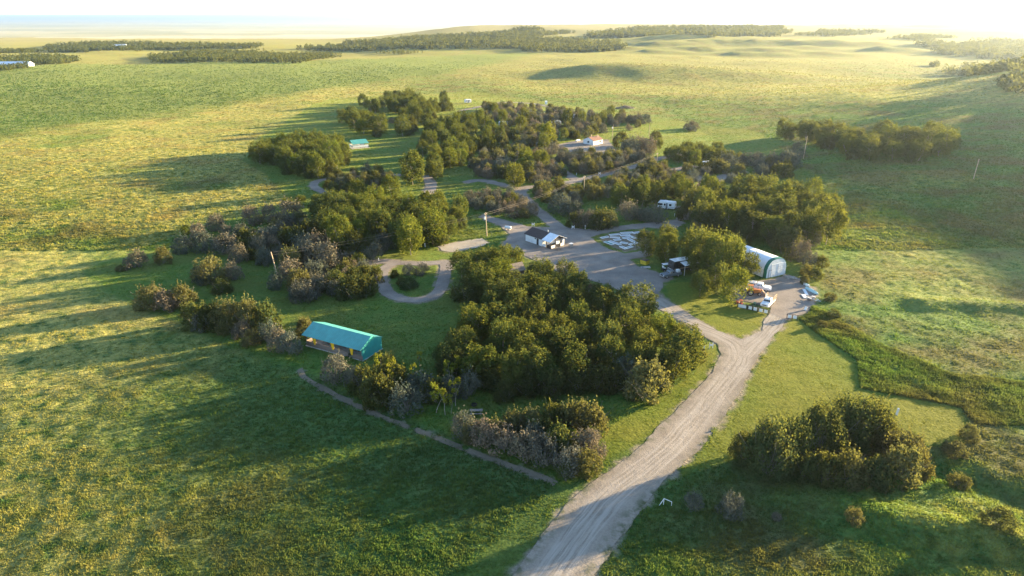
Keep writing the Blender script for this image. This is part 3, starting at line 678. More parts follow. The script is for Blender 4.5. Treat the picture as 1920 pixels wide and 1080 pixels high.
put_px(PT, [(630,714,58,'s',46,"round silver-grey shrub in front of the teal roofed picnic shelter"),(690,735,66,'d',46),(668,722,40,'s',34),(720,758,66,'d',50),(762,770,60,'s',46),(742,730,60,'d',44),(790,745,60,'s',44),(815,752,50,'d',40),(700,752,50,'w',44),(840,745,44,'s',40),(725,700,50,'w',34)])
put_px("the path side saplings", [(712,716,26,'j',62),(738,736,26,'j',74),(777,726,20,'j',50),(788,692,16,'j',42),(842,724,30,'j',56),(858,712,24,'j',52),(818,774,28,'j',66),(835,778,24,'j',62),(854,762,28,'j',66),(846,776,14,'j',44)])
RT = "the path and road thicket"
put_px(RT, [(870,818,50,'s',44),(880,826,34,'t',30),(905,832,50,'p',44),(945,842,60,'p',44),(930,826,44,'t',40),(965,812,50,'t',40),(1000,808,54,'t',42),(1038,806,50,'d',50),(1062,806,50,'t',48),(1105,812,66,'t',54),(1085,798,50,'t',44),(1050,850,64,'w',50),(1090,850,60,'p',46),(1110,856,50,'p',46),(1020,866,60,'s',48),(1066,884,56,'s',48),(1100,886,50,'t',42),(985,856,56,'p',44),(1000,838,48,'s',40),(1068,842,44,'y',40),(1060,892,30,'w',24),(1098,893,34,'y',22),(1065,868,40,'t',34),(1020,826,46,'w',40)])
put_px("the big grove's front", [(1212,742,78,'t',64,"round tan bush standing apart at the front right corner of the big grove"),(945,752,34,'d',38,"small dark shrub standing apart in front of the big grove"),(1170,715,50,'s',46),(880,740,44,'s',40)])
put_px("the loop road island", [(740,520,16,'d',13),(766,515,26,'s',18),(793,514,28,'s',18),(768,540,30,'w',18),(752,534,18,'w',14)])
put_px("the slope beside the white hut", [(1478,478,60,'t',44),(1462,462,44,'t',36),(1500,490,40,'p',36),(1518,498,30,'s',24),(1488,455,40,'s',30),(1520,460,34,'s',26),(1512,515,22,'t',18),(1508,532,18,'t',16),(1540,500,24,'w',18),(1530,522,26,'w',18),(1556,562,22,'t',13),(1564,592,24,'w',12),(1540,612,20,'t',10)])
put_px("the travel trailer lawn", [(1178,412,44,'p',30),(1205,414,34,'s',22),(1228,415,44,'s',26),(1290,412,44,'d',34),(1310,430,36,'s',30)])
put_px("the lawn behind the office", [(1050,398,44,'s',30),(1072,404,40,'s',28),(1095,424,40,'s',28),(1125,428,44,'d',30),(1142,426,34,'t',28),(1075,425,28,'d',22),(1108,414,30,'p',16)])
fill("the camp road shrubs", [(868,372),(960,372),(990,388),(1005,404),(960,412),(900,398),(880,385)], {'p': .45, 's': .2, 't': .25, 'd': .1}, 3.9, 4.2, 6, seed=23, maxn=34)
fill("the central shrubs", [(905,300),(960,290),(1010,300),(1058,312),(1080,330),(1060,338),(1000,342),(945,338),(905,330),(880,318)], {'p': .25, 's': .3, 't': .25, 'd': .1, 'y': .1}, 4.2, 4.2, 6.5, seed=25, maxn=40)
fill("the shrubs round the trailers", [(885,222),(950,218),(1060,226),(1110,240),(1130,258),(1080,262),(1020,285),(950,275),(905,262),(945,240)], {'p': .22, 's': .25, 't': .25, 'd': .1, 'y': .18}, 5.2, 5, 8, seed=27, maxn=70)
fill("the topmost camp shrubs", [(890,200),(960,204),(1060,206),(1100,215),(1170,222),(1205,228),(1160,238),(1100,235),(1000,218),(930,212)], {'p': .4, 's': .3, 't': .25, 'y': .05}, 5.2, 5, 8, seed=29, maxn=50)
fill("the shrubs below the white house", [(1050,300),(1100,302),(1170,292),(1195,300),(1170,314),(1110,328),(1085,326)], {'p': .3, 's': .3, 't': .3, 'd': .1}, 4.4, 4.5, 6.5, seed=31, maxn=36)
fill("the shrubs under the power line", [(1005,352),(1060,354),(1085,368),(1085,384),(1045,388),(1012,374)], {'p': .35, 's': .25, 't': .3, 'd': .1}, 4.0, 4.2, 6, seed=33, maxn=22)
fill("the shrubs by the trailer road", [(1100,350),(1150,346),(1180,330),(1225,312),(1250,330),(1300,345),(1290,358),(1220,362),(1150,372),(1105,376)], {'p': .3, 's': .35, 't': .25, 'd': .1}, 4.6, 4.5, 6.5, seed=35, maxn=42)
put_px("the white house meadow edge", [(1165,275,30,'d',24),(1195,284,36,'p',24),(1215,286,34,'p',24),(1180,290,40,'s',24),(1230,280,26,'y',22),(1290,243,20,'p',10),(1300,241,24,'p',12),(1296,246,20,'s',10),(1230,262,24,'d',14),(1207,232,26,'s',16),(1160,228,20,'t',14)])
put_px("the far right dip", [(1452,316,44,'s',26),(1478,314,44,'s',28),(1495,296,30,'s',26),(1425,322,34,'s',18),(1405,310,44,'s',20),(1365,316,40,'s',24),(1345,322,30,'t',20),(1320,325,36,'d',18),(1468,330,40,'w',20)])
fill("the shrubs by the small shelter", [(620,338),(690,322),(730,330),(735,350),(690,358),(640,366),(615,360)], {'s': .3, 'd': .4, 't': .3}, 4.0, 4.2, 6, seed=37, maxn=26)

for pl, P_, sd in ((GG, [(790,240),(900,232),(950,250),(935,290),(895,310),(860,335),(800,346),(745,330),(770,290)], 51), (FG, [(640,226),(690,200),(870,198),(820,220),(800,240),(770,258),(690,258)], 53), (EG, [(475,308),(520,290),(635,290),(650,312),(610,338),(560,332)], 55),
                   (DG, [(600,415),(700,398),(880,415),(830,458),(735,474),(640,474)], 57), (CG, [(1305,415),(1340,385),(1530,395),(1550,440),(1490,465),(1345,450)], 59), (HG, [(1450,258),(1760,272),(1780,290),(1720,308),(1620,310),(1515,270)], 61)):
    fill(pl, P_, {'d': .5, 'w': .5}, 5.0, 5.5, 8.0, seed=sd, maxn=20, keep=.0)
fill("the shrubs round the trailers", [(885,222),(950,218),(1060,226),(1110,240),(1130,258),(1080,262),(1020,285),(950,275),(905,262),(945,240)], {'p': .3, 's': .3, 't': .2, 'w': .2}, 4.6, 5, 8, seed=63, maxn=34)
fill("the central shrubs", [(880,300),(960,285),(1060,295),(1090,330),(1060,338),(1000,345),(945,345),(890,338)], {'p': .3, 's': .3, 't': .2, 'w': .2}, 4.2, 4.5, 7, seed=65, maxn=30)
fill("the shrubs below the white house", [(1050,292),(1200,284),(1232,294),(1170,314),(1110,330),(1085,328)], {'p': .3, 's': .3, 't': .2, 'w': .2}, 4.2, 4.5, 7, seed=67, maxn=26)
fill("the upper meadow shrubs", [(900,205),(1100,212),(1205,222),(1195,245),(1130,250),(1060,235),(950,228)], {'p': .4, 's': .35, 't': .25}, 4.4, 5, 8, seed=71, maxn=34)
fill("the middle camp shrubs", [(880,296),(905,262),(1000,268),(1090,285),(1180,282),(1240,300),(1180,325),(1090,345),(1000,345),(900,340)], {'p': .35, 's': .35, 't': .2, 'w': .1}, 4.2, 4.5, 7, seed=73, maxn=48)
fill("the loop end shrubs", [(1150,335),(1260,300),(1360,300),(1500,300),(1480,330),(1400,345),(1300,372),(1180,378)], {'s': .45, 'd': .25, 't': .3}, 4.8, 5, 7, seed=75, maxn=34)
def crown_w(rec): return rec[3]
def make_plants():
    TREEISH = 'ayYcj'
    for place, L in GROUPS.items():
        # who is who: order along the front and the back edge of each stand, by look
        looks = {}
        for rec in L: looks.setdefault(rec[0], []).append(rec)
        for k, S in looks.items():
            desc = KINDS[k][3]; free = [r for r in S if not r[5]]
            if len(free) == 1: free[0][5] = f"{desc}, the only one of its look in {place}" if not place.startswith("the lit") else f"{desc} among {place}"; continue
            if len(free) <= 7:
                for i, r in enumerate(sorted(free, key=lambda r: r[1]/r[2])): r[5] = f"{desc}, {ordinal(i, len(free))} of {len(free)} such in {place}"
                continue
            an = [(math.atan2(r[1], r[2]), math.hypot(r[1], r[2]), r) for r in free]
            fr = [r for a, d, r in an if not any(d2 < d-1.0 and abs(a2-a)*d < 2.6 for a2, d2, _ in an)]
            bk = [r for a, d, r in an if r not in fr and not any(d2 > d+1.0 and abs(a2-a)*d < 2.6 for a2, d2, _ in an)]
            for nm, row in (("front", fr), ("back", bk)):
                row.sort(key=lambda r: r[1]/r[2])
                for i, r in enumerate(row):
                    w = ordinal(i, len(row))
                    if w: r[5] = f"{desc}, {w} along {nm} edge of {place}"
            rest = [r for r in free if not r[5]]
            if 0 < len(rest) <= 9:
                for i, r in enumerate(sorted(rest, key=lambda r: r[1]/r[2])): r[5] = f"{desc}, {ordinal(i, len(rest))} behind front row of {place}"
            else:
                rest.sort(key=lambda r: math.hypot(r[1], r[2])); h = (len(rest)+1)//2
                if len(rest) > 18: rows = [rest[i*len(rest)//3:(i+1)*len(rest)//3] for i in range(3)]; nms = ["second row", "middle", "back half"]
                else: rows = [rest[:h], rest[h:]]; nms = ["front half", "back half"]
                for row, nm in zip(rows, nms):
                    for i, r in enumerate(sorted(row, key=lambda r: r[1]/r[2])):
                        w = ordinal(i, len(row)); r[5] = f"{desc}, {w or 'one'} inside {nm} of {place}"
        for i, (k, x, y, w, h, lab) in enumerate(L):
            nm, pk, cat, desc = KINDS[k]; ps = PROTO[pk]; me, tm, H0, R0 = ps[int(_hash(np.int64(x*10), np.int64(y*10), 3)*len(ps)) % len(ps)]
            sx = w/(2*R0*1.06); sz = (h/(H0*1.08)) if h else sx*(.9+.25*float(vn(x*3, y*3, 9)))
            o = thing(nm, lab, cat, (x, y, float(hgt(x, y))), rng.uniform(0, 6.28), ("trees of " if cat == 'tree' else "shrubs of ")+place)
            o.scale = (sx, sx*rng.uniform(.88, 1.12), sz)
            tc = TINT[k][int(rng.integers(len(TINT[k])))]; j = rng.uniform(.85, 1.18); g = rng.uniform(.93, 1.08)
            c = link("crown" if pk not in ('willow', 'bigwillow', 'grey') else "foliage", me, o); c.color = (tc[0]*j*g, tc[1]*j, tc[2]*j, 1)
            link("trunk" if c.name.startswith("crown") else "stems", tm, o)
make_plants()
if 0: print({k: sum(1 for r in v if r[0] in 'ay') for k, v in GROUPS.items()})

# grass: tufts of blades that stand on the soil sheet (nobody could count them)
def tufts(name, n, area, hlo, hhi, seed, width=.16, blades=4, want=None, label="grass"):
    r = np.random.default_rng(seed); P = area(r, n); x, y = P[:,0], P[:,1]; lw, dr, ba, lu = region(x, y)
    ok = ba < .35
    if want is not None: ok &= want(lw, dr, ba, lu, x, y, r)
    x, y, lw, dr, lu = x[ok], y[ok], lw[ok], dr[ok], lu[ok]; m = len(x)
    z = hgt(x, y)+micro(x, y)*(1-lw*.85)*(1-ba[ok])*(1-sst(300, 500, np.hypot(x, y)))-.06
    patch = fbm(x/3.5, y/3.5, 91, 3)
    hh = r.uniform(hlo, hhi, m)*(1-.72*lw)*(.55+.9*patch)*(1+.5*lu)
    V = []; Q = []; reg = []
    rnd0 = np.clip(.5+(patch-.5)*1.6+r.normal(0, .16, m), 0, 1)
    for b in range(blades):
        a = r.uniform(0, 6.283, m); lean = r.uniform(.15, .75, m); ox = r.normal(0, .16, m); oy = r.normal(0, .16, m)
        dx, dy = np.cos(a), np.sin(a); bx, by = x+ox, y+oy; wd = width*r.uniform(.6, 1.4, m)
        p0 = np.stack([bx-dy*wd, by+dx*wd, z], -1); p1 = np.stack([bx+dy*wd, by-dx*wd, z], -1)
        p2 = np.stack([bx+dx*lean*hh, by+dy*lean*hh, z+hh*r.uniform(.75, 1.15, m)], -1)
        V.append(np.stack([p0, p1, p2], 1)); Q.append(np.clip(rnd0+r.normal(0, .12, m), 0, 1)); reg.append(np.repeat(np.stack([lw, dr, lw*0, lu], -1)[:,None], 3, 1))
    V = np.concatenate(V).reshape(-1, 3); Q = np.concatenate(Q); reg = np.concatenate(reg).reshape(-1, 4)
    o = link(name, np_mesh(name, V, np.arange(len(V)).reshape(-1, 3), M['grass'], False, Q, {"region": ('FLOAT_COLOR', 'POINT', reg)}))
    return tag(o, label, None, None, "stuff")
def view_area(y0, y1, pw=1.0):
    def f(r, n):
        y = 1/(r.uniform((1/y1)**pw, (1/y0)**pw, n))**(1/pw); half = .78*(y*cp+CAM_H*sp)+4
        return np.column_stack([r.uniform(-1, 1, n)*half, y])
    return f
NG = 1.0
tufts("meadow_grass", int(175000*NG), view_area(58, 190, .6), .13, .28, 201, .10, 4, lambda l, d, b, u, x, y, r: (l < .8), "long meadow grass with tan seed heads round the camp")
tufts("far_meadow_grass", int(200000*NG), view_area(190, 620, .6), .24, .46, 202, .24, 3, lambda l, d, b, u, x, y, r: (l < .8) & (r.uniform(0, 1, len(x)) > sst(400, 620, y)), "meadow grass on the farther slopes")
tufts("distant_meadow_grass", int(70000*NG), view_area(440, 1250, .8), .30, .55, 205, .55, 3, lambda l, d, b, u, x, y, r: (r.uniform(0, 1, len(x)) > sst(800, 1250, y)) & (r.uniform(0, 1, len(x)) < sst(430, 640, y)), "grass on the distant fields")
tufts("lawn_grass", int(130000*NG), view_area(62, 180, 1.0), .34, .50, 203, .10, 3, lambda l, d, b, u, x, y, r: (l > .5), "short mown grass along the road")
def tall_area(r, n):
    return np.column_stack([r.uniform(TALL[:,0].min(), TALL[:,0].max(), n), r.uniform(TALL[:,1].min(), TALL[:,1].max(), n)])
tufts("tall_grass", int(90000*NG), tall_area, .30, .50, 204, .10, 4, lambda l, d, b, u, x, y, r: (sdf(TALL, x, y) < 0) & (np.exp(sdf(TALL, x, y)/5) > r.uniform(0, 1.2, len(x))), "tall uncut grass along the lawn edge")

# far woods, each a mass of tree crowns
def wood(P, spacing, h, seed, name="distant_woods", label=None):
    r = np.random.default_rng(seed); P = poly(P); A = (P[:,0].max()-P[:,0].min())*(P[:,1].max()-P[:,1].min()); n = int(min(9000, A/spacing**2))
    p = np.column_stack([r.uniform(P[:,0].min(), P[:,0].max(), n), r.uniform(P[:,1].min(), P[:,1].max(), n)])
    d = sdf(P, p[:,0], p[:,1])+110*(fbm(p[:,0]/70, p[:,1]/70, 95, 3)-.5)*min(1, A/2.5e5); p = p[d < 0]; n = len(p)
    if n == 0: return
    K = 34; hs = h*r.uniform(.6, 1.15, n)*(.7+.6*fbm(p[:,0]/50, p[:,1]/50, 96, 2)); z = hgt(p[:,0], p[:,1])
    u = r.normal(size=(n, K, 3)); u /= np.linalg.norm(u, axis=2)[:,:,None]
    rad = (hs*.36)[:,None]; c = np.stack([p[:,0][:,None]+u[:,:,0]*rad, p[:,1][:,None]+u[:,:,1]*rad, z[:,None]+hs[:,None]*(.52+.50*u[:,:,2])], -1).reshape(-1, 3)
    V, F = leaf_quads(c, u.reshape(-1, 3)+.5*r.normal(size=(n*K, 3)), h*.26, r)
    q = np.clip(np.repeat(r.uniform(0, 1, n), K)*.6+.4*r.uniform(0, 1, n*K), 0, 1)
    o = link(name, np_mesh(name, V, F, M['leaf'], False, q)); o.color = (.066, .084, .032, 1)
    return tag(o, label, None, None, "stuff")
WOODS = [([(75,97),(110,86),(200,82),(480,86),(505,92),(300,96),(190,99)], 9, 8), ([(-60,112),(0,110),(110,106),(150,112),(118,121),(-60,124)], 8, 8), ([(-60,98),(0,96),(75,95),(60,100),(-60,102)], 8, 7), ([(285,110),(310,104),(380,99),(500,100),(520,105),(400,117),(290,119)], 8, 8),
         ([(425,113),(520,105),(625,102),(640,107),(560,119),(440,118)], 8, 8), ([(540,94),(650,84),(800,70),(900,66),(985,54),(1020,57),(1010,78),(960,91),(760,95),(640,97)], 10, 10), ([(940,88),(1040,74),(1150,80),(1190,87),(1130,98),(1000,97)], 9, 9),
         ([(1080,70),(1180,56),(1300,51),(1460,53),(1480,64),(1330,70),(1150,72)], 11, 11), ([(1535,58),(1660,59),(1660,62),(1535,62)], 10, 8), ([(1730,90),(1800,82),(1960,78),(1960,116),(1800,108)], 9, 10),
         ([(1815,134),(1870,124),(1960,122),(1960,148),(1840,145)], 7, 9), ([(1848,166),(1925,154),(1960,154),(1960,180),(1860,176)], 7, 9), ([(1480,66),(1560,62),(1640,65),(1560,69)], 9, 7), ([(1660,73),(1760,68),(1800,72),(1720,77)], 9, 7), ([(1000,63),(1060,58),(1078,62),(1030,67)], 9, 7), ([(700,100),(760,97),(800,99),(740,103)], 8, 5), ([(1742,124),(1756,122),(1766,125),(1752,127)], 5, 7), ([(-40,132),(0,128),(56,124),(56,128),(0,135)], 5, 6)]
for i, (P, s_, h_) in enumerate(WOODS): wood(P, s_, h_, 300+i, label=None)

#PLANTS_END
# ------------------------------------------------------------------ haze
hm, hn, ho = new_mat("evening_haze"); pv = hn.nodes.new("ShaderNodeVolumePrincipled")
pv.inputs["Color"].default_value = (.70, .86, 1.0, 1); pv.inputs["Density"].default_value = 6e-5; pv.inputs["Anisotropy"].default_value = .76
hn.links.new(pv.outputs[0], ho.inputs["Volume"])
hb = MB(); hb.box((0, 30000, -60), (80000, 62000, 320)); haze = hb.build("haze", hm); tag(haze, None, None, None, "stuff")
#THINGS
# ------------------------------------------------------------------ buildings
def gable_roof(mb, L, W, eave, ridge, over=.35, end=.3, th=.09, x0=None, x1=None):
    a = -L/2-end if x0 is None else x0; b = L/2+end if x1 is None else x1; s = (ridge-eave)/(W/2); e = eave-over*s; y = W/2+over
    mb.quad((a, -y, e), (b, -y, e), (b, 0, ridge), (a, 0, ridge), th); mb.quad((a, 0, ridge), (b, 0, ridge), (b, y, e), (a, y, e), th); return mb
def gable_wall(x, W, eave, ridge, th=.12, base=0):
    return [(-W/2, base), (W/2, base), (W/2, eave), (0, ridge), (-W/2, eave)], x-th/2, x+th/2
def site(A, B, depth=0):
    """thing frame with x running from pixel A to pixel B on the ground; returns origin, angle, length"""
    a = Vector(G(*A)); b = Vector(G(*B)); d = b-a; rz = math.atan2(d.y, d.x); n = Vector((-math.sin(rz), math.cos(rz)))
    c = (a+b)/2+n*depth/2; return (c.x, c.y, float(hgt(c.x, c.y))), rz, d.length
def picnic_table(loc, rz, label, group=None, L=1.8):
    t = thing("picnic_table", label, "table", loc, rz, group)
    MB().box((0, 0, .74), (L, .75, .05)).build("tabletop", M['wood'], t)
    for s in (-1, 1): MB().box((0, s*.68, .45), (L, .26, .05)).build("bench_seat", M['wood'], t)
    for s in (-1, 1):
        m = MB(); m.box((s*L*.36, 0, .42), (.09, 1.45, .08))
        for q in (-1, 1): m.tube((s*L*.36, q*.62, 0), (s*L*.36, q*.25, .72), .05, .05, 6)
        m.build("trestle", M['wood'], t)
    return t
def build_shelter():
    loc, rz, L = site((574,648), (680,677), 6.2); W, H, RH = 6.2, 2.6, 4.05
    t = thing("picnic_shelter", "long open picnic shelter with teal metal roof and yellow braces near the dirt path", "shelter", loc, rz)
    r = MB(); r.quad((-L/2-.5, -W/2-.45, H-.15), (L/2, -W/2-.45, H-.15), (L/2, 0, RH), (-L/2-.5, 0, RH), .08); r.build("roof_slope", M['teal'], t)
    r = MB(); r.quad((-L/2-.5, 0, RH), (L/2, 0, RH), (L/2, W/2+.35, H-.1), (-L/2-.5, W/2+.35, H-.1), .08); r.build("roof_slope", M['teal'], t)
    p, a, b = gable_wall(L/2-.1, W-.05, H, RH-.12); p[0] = (-W/2+.02, -.2); p[1] = (W/2-.02, -.2)
    MB().prism([(y, z) for y, z in p], a, b, 0).build("end_wall", M['tealwall'], t)
    MB().box((0, 0, -.12), (L+.3, W+.2, .3)).build("floor_slab", M['concrete'], t)
    MB().box((-L*.12, -W/2+.06, .62), (L*.76-.3, .10, 1.0)).build("half_wall", M['boards'], t)
    MB().box((L*.42, -W/2+.06, .62), (L*.16, .10, 1.0)).build("half_wall", M['boards'], t)
    MB().box((-L*.02, W/2-.06, .62), (L*.93, .10, 1.0)).build("half_wall", M['boards'], t)
    MB().box((-L/2+.06, 0, .62), (.10, W-.3, 1.0)).build("half_wall", M['boards'], t)
    for x in (-.49, -.325, 0, .33, .48):
        for s in (-1, 1):
            q = MB(); q.box((x*L, s*(W/2-.22), H/2), (.16, .16, H-.1)); q.build("post", M['wood'], t)
    for x in (-.325, 0, .33):
        q = MB(); q.prism([(x*L-.52, H-.20), (x*L+.52, H-.20), (x*L+.17, .80), (x*L-.17, .80)][::-1], 0, .07, 1)
        q.v = [(a_, b_-W/2-.16, c_) for a_, b_, c_ in q.v]; q.build("brace", M['yellow'], t)
    ca, sa = math.cos(rz), math.sin(rz)
    for i, x in enumerate((-.30, .02, .22)):
        picnic_table((loc[0]+x*L*ca-.3*sa*0, loc[1]+x*L*sa, loc[2]+.03), rz+.02*i, ("picnic table at the far left end inside the teal shelter", "picnic table in the middle of the teal shelter", "picnic table by the doorway gap of the teal shelter")[i], "picnic tables in the teal shelter")
build_shelter()
def build_small_shelter():
    loc, rz, L = site((662,279.5), (691,276.8), 6); W, H, RH = 6, 2.5, 4.1
    t = thing("small_shelter", "small open shelter with teal roof and white half walls on the grass clearing", "shelter", loc, rz)
    MB().quad((-L/2-.3, -W/2-.5, H-.1), (L/2+.3, -W/2-.5, H-.1), (L/2-.2, 0, RH), (-L/2-.3, 0, RH), .08).build("roof_slope", M['teal'], t)
    MB().quad((-L/2-.3, 0, RH), (L/2-.2, 0, RH), (L/2+.3, W/2+.5, H-.1), (-L/2-.3, W/2+.5, H-.1), .08).build("roof_slope", M['teal'], t)
    p, a, b = gable_wall(-L/2+.06, W, H, RH-.1, .1, H); MB().prism([(-W/2, H), (W/2, H), (0, RH-.1)], a, b, 0).build("gable_panel", M['tealwall'], t)
    MB().box((0, -W/2, 1.15), (L, .1, 1.0)).build("half_wall", M['white'], t); MB().box((0, W/2, 1.15), (L, .1, 1.0)).build("half_wall", M['white'], t)
    MB().box((-L/2, 0, 1.15), (.1, W-.2, 1.0)).build("half_wall", M['white'], t)
    MB().box((0, 0, .02), (L+1.2, W+1.2, .1)).build("floor_slab", M['concrete'], t)
    for x in (-.5, 0, .5):
        for s in (-1, 1): MB().box((x*(L-.3), s*(W/2-.12), H/2), (.14, .14, H)).build("post", M['wood'], t)
build_small_shelter()
def build_office():
    loc, rz, L = site((985.5,451.5), (1017,462.5), 5.9); W, H, RH, PL = 5.9, 2.45, 3.75, 3.5
    t = thing("office_cabin", "white office cabin with brown shingle roof and a white roofed porch on the gravel lot", "cabin", loc, rz)
    MB().box((0, 0, H/2), (L, W, H)).build("wall", M['siding'], t)
    p, a, b = gable_wall(-L/2+.06, W, H, RH); MB().prism([(-W/2+.01, H), (W/2-.01, H), (0, RH-.04)], a, b, 0).build("gable_panel", M['siding'], t)
    gable_roof(MB(), L, W, H, RH, .4, .35, .1, -L/2-.35, L/2).build("roof", M['shingle'], t)
    gable_roof(MB(), L, W, H, RH+.02, .45, .35, .07, L/2+.02, L/2+PL+.3).build("porch_roof", M['whitemetal'], t)
    MB().box((L/2+PL/2, 0, .06), (PL-.02, W, .2)).build("porch_deck", M['darkboards'], t)
    for y in (-.47, -.16, .16, .47): MB().box((L/2+PL-.12, y*W, H/2), (.15, .15, H-.05)).build("porch_post", M['dark'], t)
    for s in (-1, 1): MB().box((L/2+PL*.45, s*(W/2-.09), H/2), (.15, .15, H-.05)).build("porch_post", M['dark'], t)
    for y, w, z in ((-.31, .26, .58), (.0, .22, 1.55), (.31, .24, .62)): MB().box((L/2+PL-.10, y*W, z), (.06, w*W, .85)).build("porch_panel", M['white'], t)
    MB().box((L/2+PL*.22, -W/2+.08, .6), (PL*.36, .06, .85)).build("porch_panel", M['white'], t); MB().box((L/2+PL*.72, -W/2+.08, .6), (PL*.40, .06, .85)).build("porch_panel", M['darkboards'], t)
    MB().prism([(-W/2+.1, H), (W/2-.1, H), (0, RH-.1)], L/2+PL-.16, L/2+PL-.08, 0).build("porch_gable", M['dark'], t)
    MB().box((L/2+PL-.11, .39*W, 1.2), (.07, .75, 2.0)).build("porch_door", M['white'], t)
    d = MB().box((L*.22, -W/2-.02, 1.0), (.85, .06, 1.95)).build("door", M['dark'], t); MB().box((L*.22+.3, -W/2-.07, 1.0), (.06, .05, .12)).build("handle", M['chrome'], d)
    w = MB().box((L*.08, -W/2-.02, 1.75), (.5, .06, .35)).build("window", M['glass'], t); MB().box((L*.08, -W/2-.03, 1.55), (.6, .08, .06)).build("sill", M['white'], w)
    w = MB().box((-L/2-.02, .6, 1.5), (.06, 1.1, .8)).build("window", M['glass'], t); MB().box((-L/2-.03, .6, 1.07), (.08, 1.2, .06)).build("sill", M['white'], w)
    MB().tube((L*.3, .6, RH-.5), (L*.3, .6, RH+.35), .1).build("vent_pipe", M['white'], t)
    ca, sa = math.cos(rz), math.sin(rz); pt = lambda x, y, z=0: (loc[0]+x*ca-y*sa, loc[1]+x*sa+y*ca, loc[2]+z)
    picnic_table(pt(L/2+PL+1.4, -1.5), rz+.3, "dark picnic table in front of the office porch")
    o = thing("ice_chest", "pale grey ice chest on the gravel right of the office porch", "chest", pt(L/2+PL+1.9, 3.4), rz)
    MB().box((0, 0, .5), (.8, 1.2, .95)).build("chest_body", M['chrome'], o, .04); MB().box((0, 0, 1.0), (.84, 1.24, .06)).build("lid", M['white'], o)
build_office()
def build_house():
    loc, rz, L = site((1112.8,272.5), (1130,269.2), 7); W, H, RH = 7, 2.4, 3.9
    t = thing("white_house", "white bungalow with a brown red hipless gable roof on the upper lot", "house", loc, rz); t['label'] = "small white house with brown-red gable roof on the upper gravel lot"
    MB().box((0, 0, H/2), (L, W, H)).build("wall", M['siding'], t)
    for s in (-1, 1): MB().prism([(-W/2+.01, H), (W/2-.01, H), (0, RH-.04)], s*(L/2-.06)-.05, s*(L/2-.06)+.05, 0).build("gable_panel", M['siding'], t)
    gable_roof(MB(), L, W, H, RH, .35, .25).build("roof", M['redroof'], t)
    for x, y in ((-.1, 1.2), (2.2, -1.2)):
        q = MB(); q.box((x, y, RH), (.4, .4, 1.3)); q.build("chimney", M['lightwood'], t)
    w = MB().box((1.6, -W/2-.02, 1.4), (1.2, .06, .9)).build("window", M['glass'], t); MB().box((1.6, -W/2-.03, .92), (1.3, .08, .06)).build("sill", M['white'], w)
    d = MB().box((-1.5, -W/2-.02, 1.0), (.9, .06, 2.0)).build("door", M['white'], t); MB().box((-1.2, -W/2-.07, 1.0), (.06, .05, .12)).build("handle", M['chrome'], d)
    w = MB().box((-L/2-.02, 0, 1.4), (.06, 1.2, .9)).build("window", M['glass'], t); MB().box((-L/2-.03, 0, .92), (.08, 1.3, .06)).build("sill", M['white'], w)
build_house()
def build_hut():
    a = Vector(G(1436.3,522.6)); b = Vector(G(1473.3,513.9)); d = b-a; W = d.length; rz = math.atan2(d.y, d.x); m = (a+b)/2; LEN, H = 15, 4.9
    # local frame: x across the front, -y towards the doors
    t = thing("arched_hut", "white arched storage hut with a green end band beside the gravel yard", "hut", (m.x, m.y, float(hgt(m.x, m.y))), rz)
    def arch(scale=1.0, n=26):
        o = []
        for i in range(n+1):
            u = math.pi*i/n; c, s = math.cos(u), math.sin(u)
            o.append((-W/2*scale*(1.05 if abs(c) < .97 else 1)*math.copysign(abs(c)**.72, c), H*scale*max(0, s)**.80))
        return o
    def shell(mb, y0, y1, sc_, th):
        A = arch(sc_); B = arch(sc_-th/H); n = len(A); vs = []
        for y in (y0, y1): vs += [(x, y, z) for x, z in A]
        for y in (y0, y1): vs += [(x, y, z) for x, z in B]
        f = []
        for i in range(n-1):
            f += [(i, i+1, n+i+1, n+i), (2*n+i+1, 2*n+i, 3*n+i, 3*n+i+1), (i+1, i, 2*n+i, 2*n+i+1), (n+i, n+i+1, 3*n+i+1, 3*n+i)]
        f += [(0, n, 3*n, 2*n), (n-1, 3*n-1, 4*n-1, 2*n-1)]
        return mb.add(vs, f)
    shell(MB(), 1.15, LEN, 1.0, .12).build("cover", M['fabric'], t, 0, False)
    shell(MB(), .12, 1.15, 1.008, .14).build("end_band", M['greenband'], t)
    A = arch(.985); MB().prism([(x, z) for x, z in A], .16, .26, 1).build("front_wall", M['huttin'], t)
    MB().prism([(x, z) for x, z in A], LEN-.2, LEN-.1, 1).build("rear_wall", M['huttin'], t)
    for s in (-1, 1):
        dd = MB().box((.55+s*1.25, .10, 1.75), (2.4, .08, 3.4)).build("sliding_door", M['huttin'], t)
        q = MB()
        for z in (.1, 1.75, 3.4): q.box((.55+s*1.25, .05, z), (2.4, .04, .09))
        for x in (-1.16, 1.16): q.box((.55+s*1.25+x, .05, 1.75), (.09, .04, 3.2))
        q.build("door_frame", M['white'], dd)
    dd = MB().box((-2.35, .10, 1.05), (.85, .07, 2.0)).build("side_door", M['huttin'], t)
    q = MB()
    for x in (-.45, .45): q.box((-2.35+x, .05, 1.05), (.07, .04, 2.1))
    q.box((-2.35, .05, 2.1), (.97, .04, .07)); q.build("door_frame", M['dark'], dd)
build_hut()
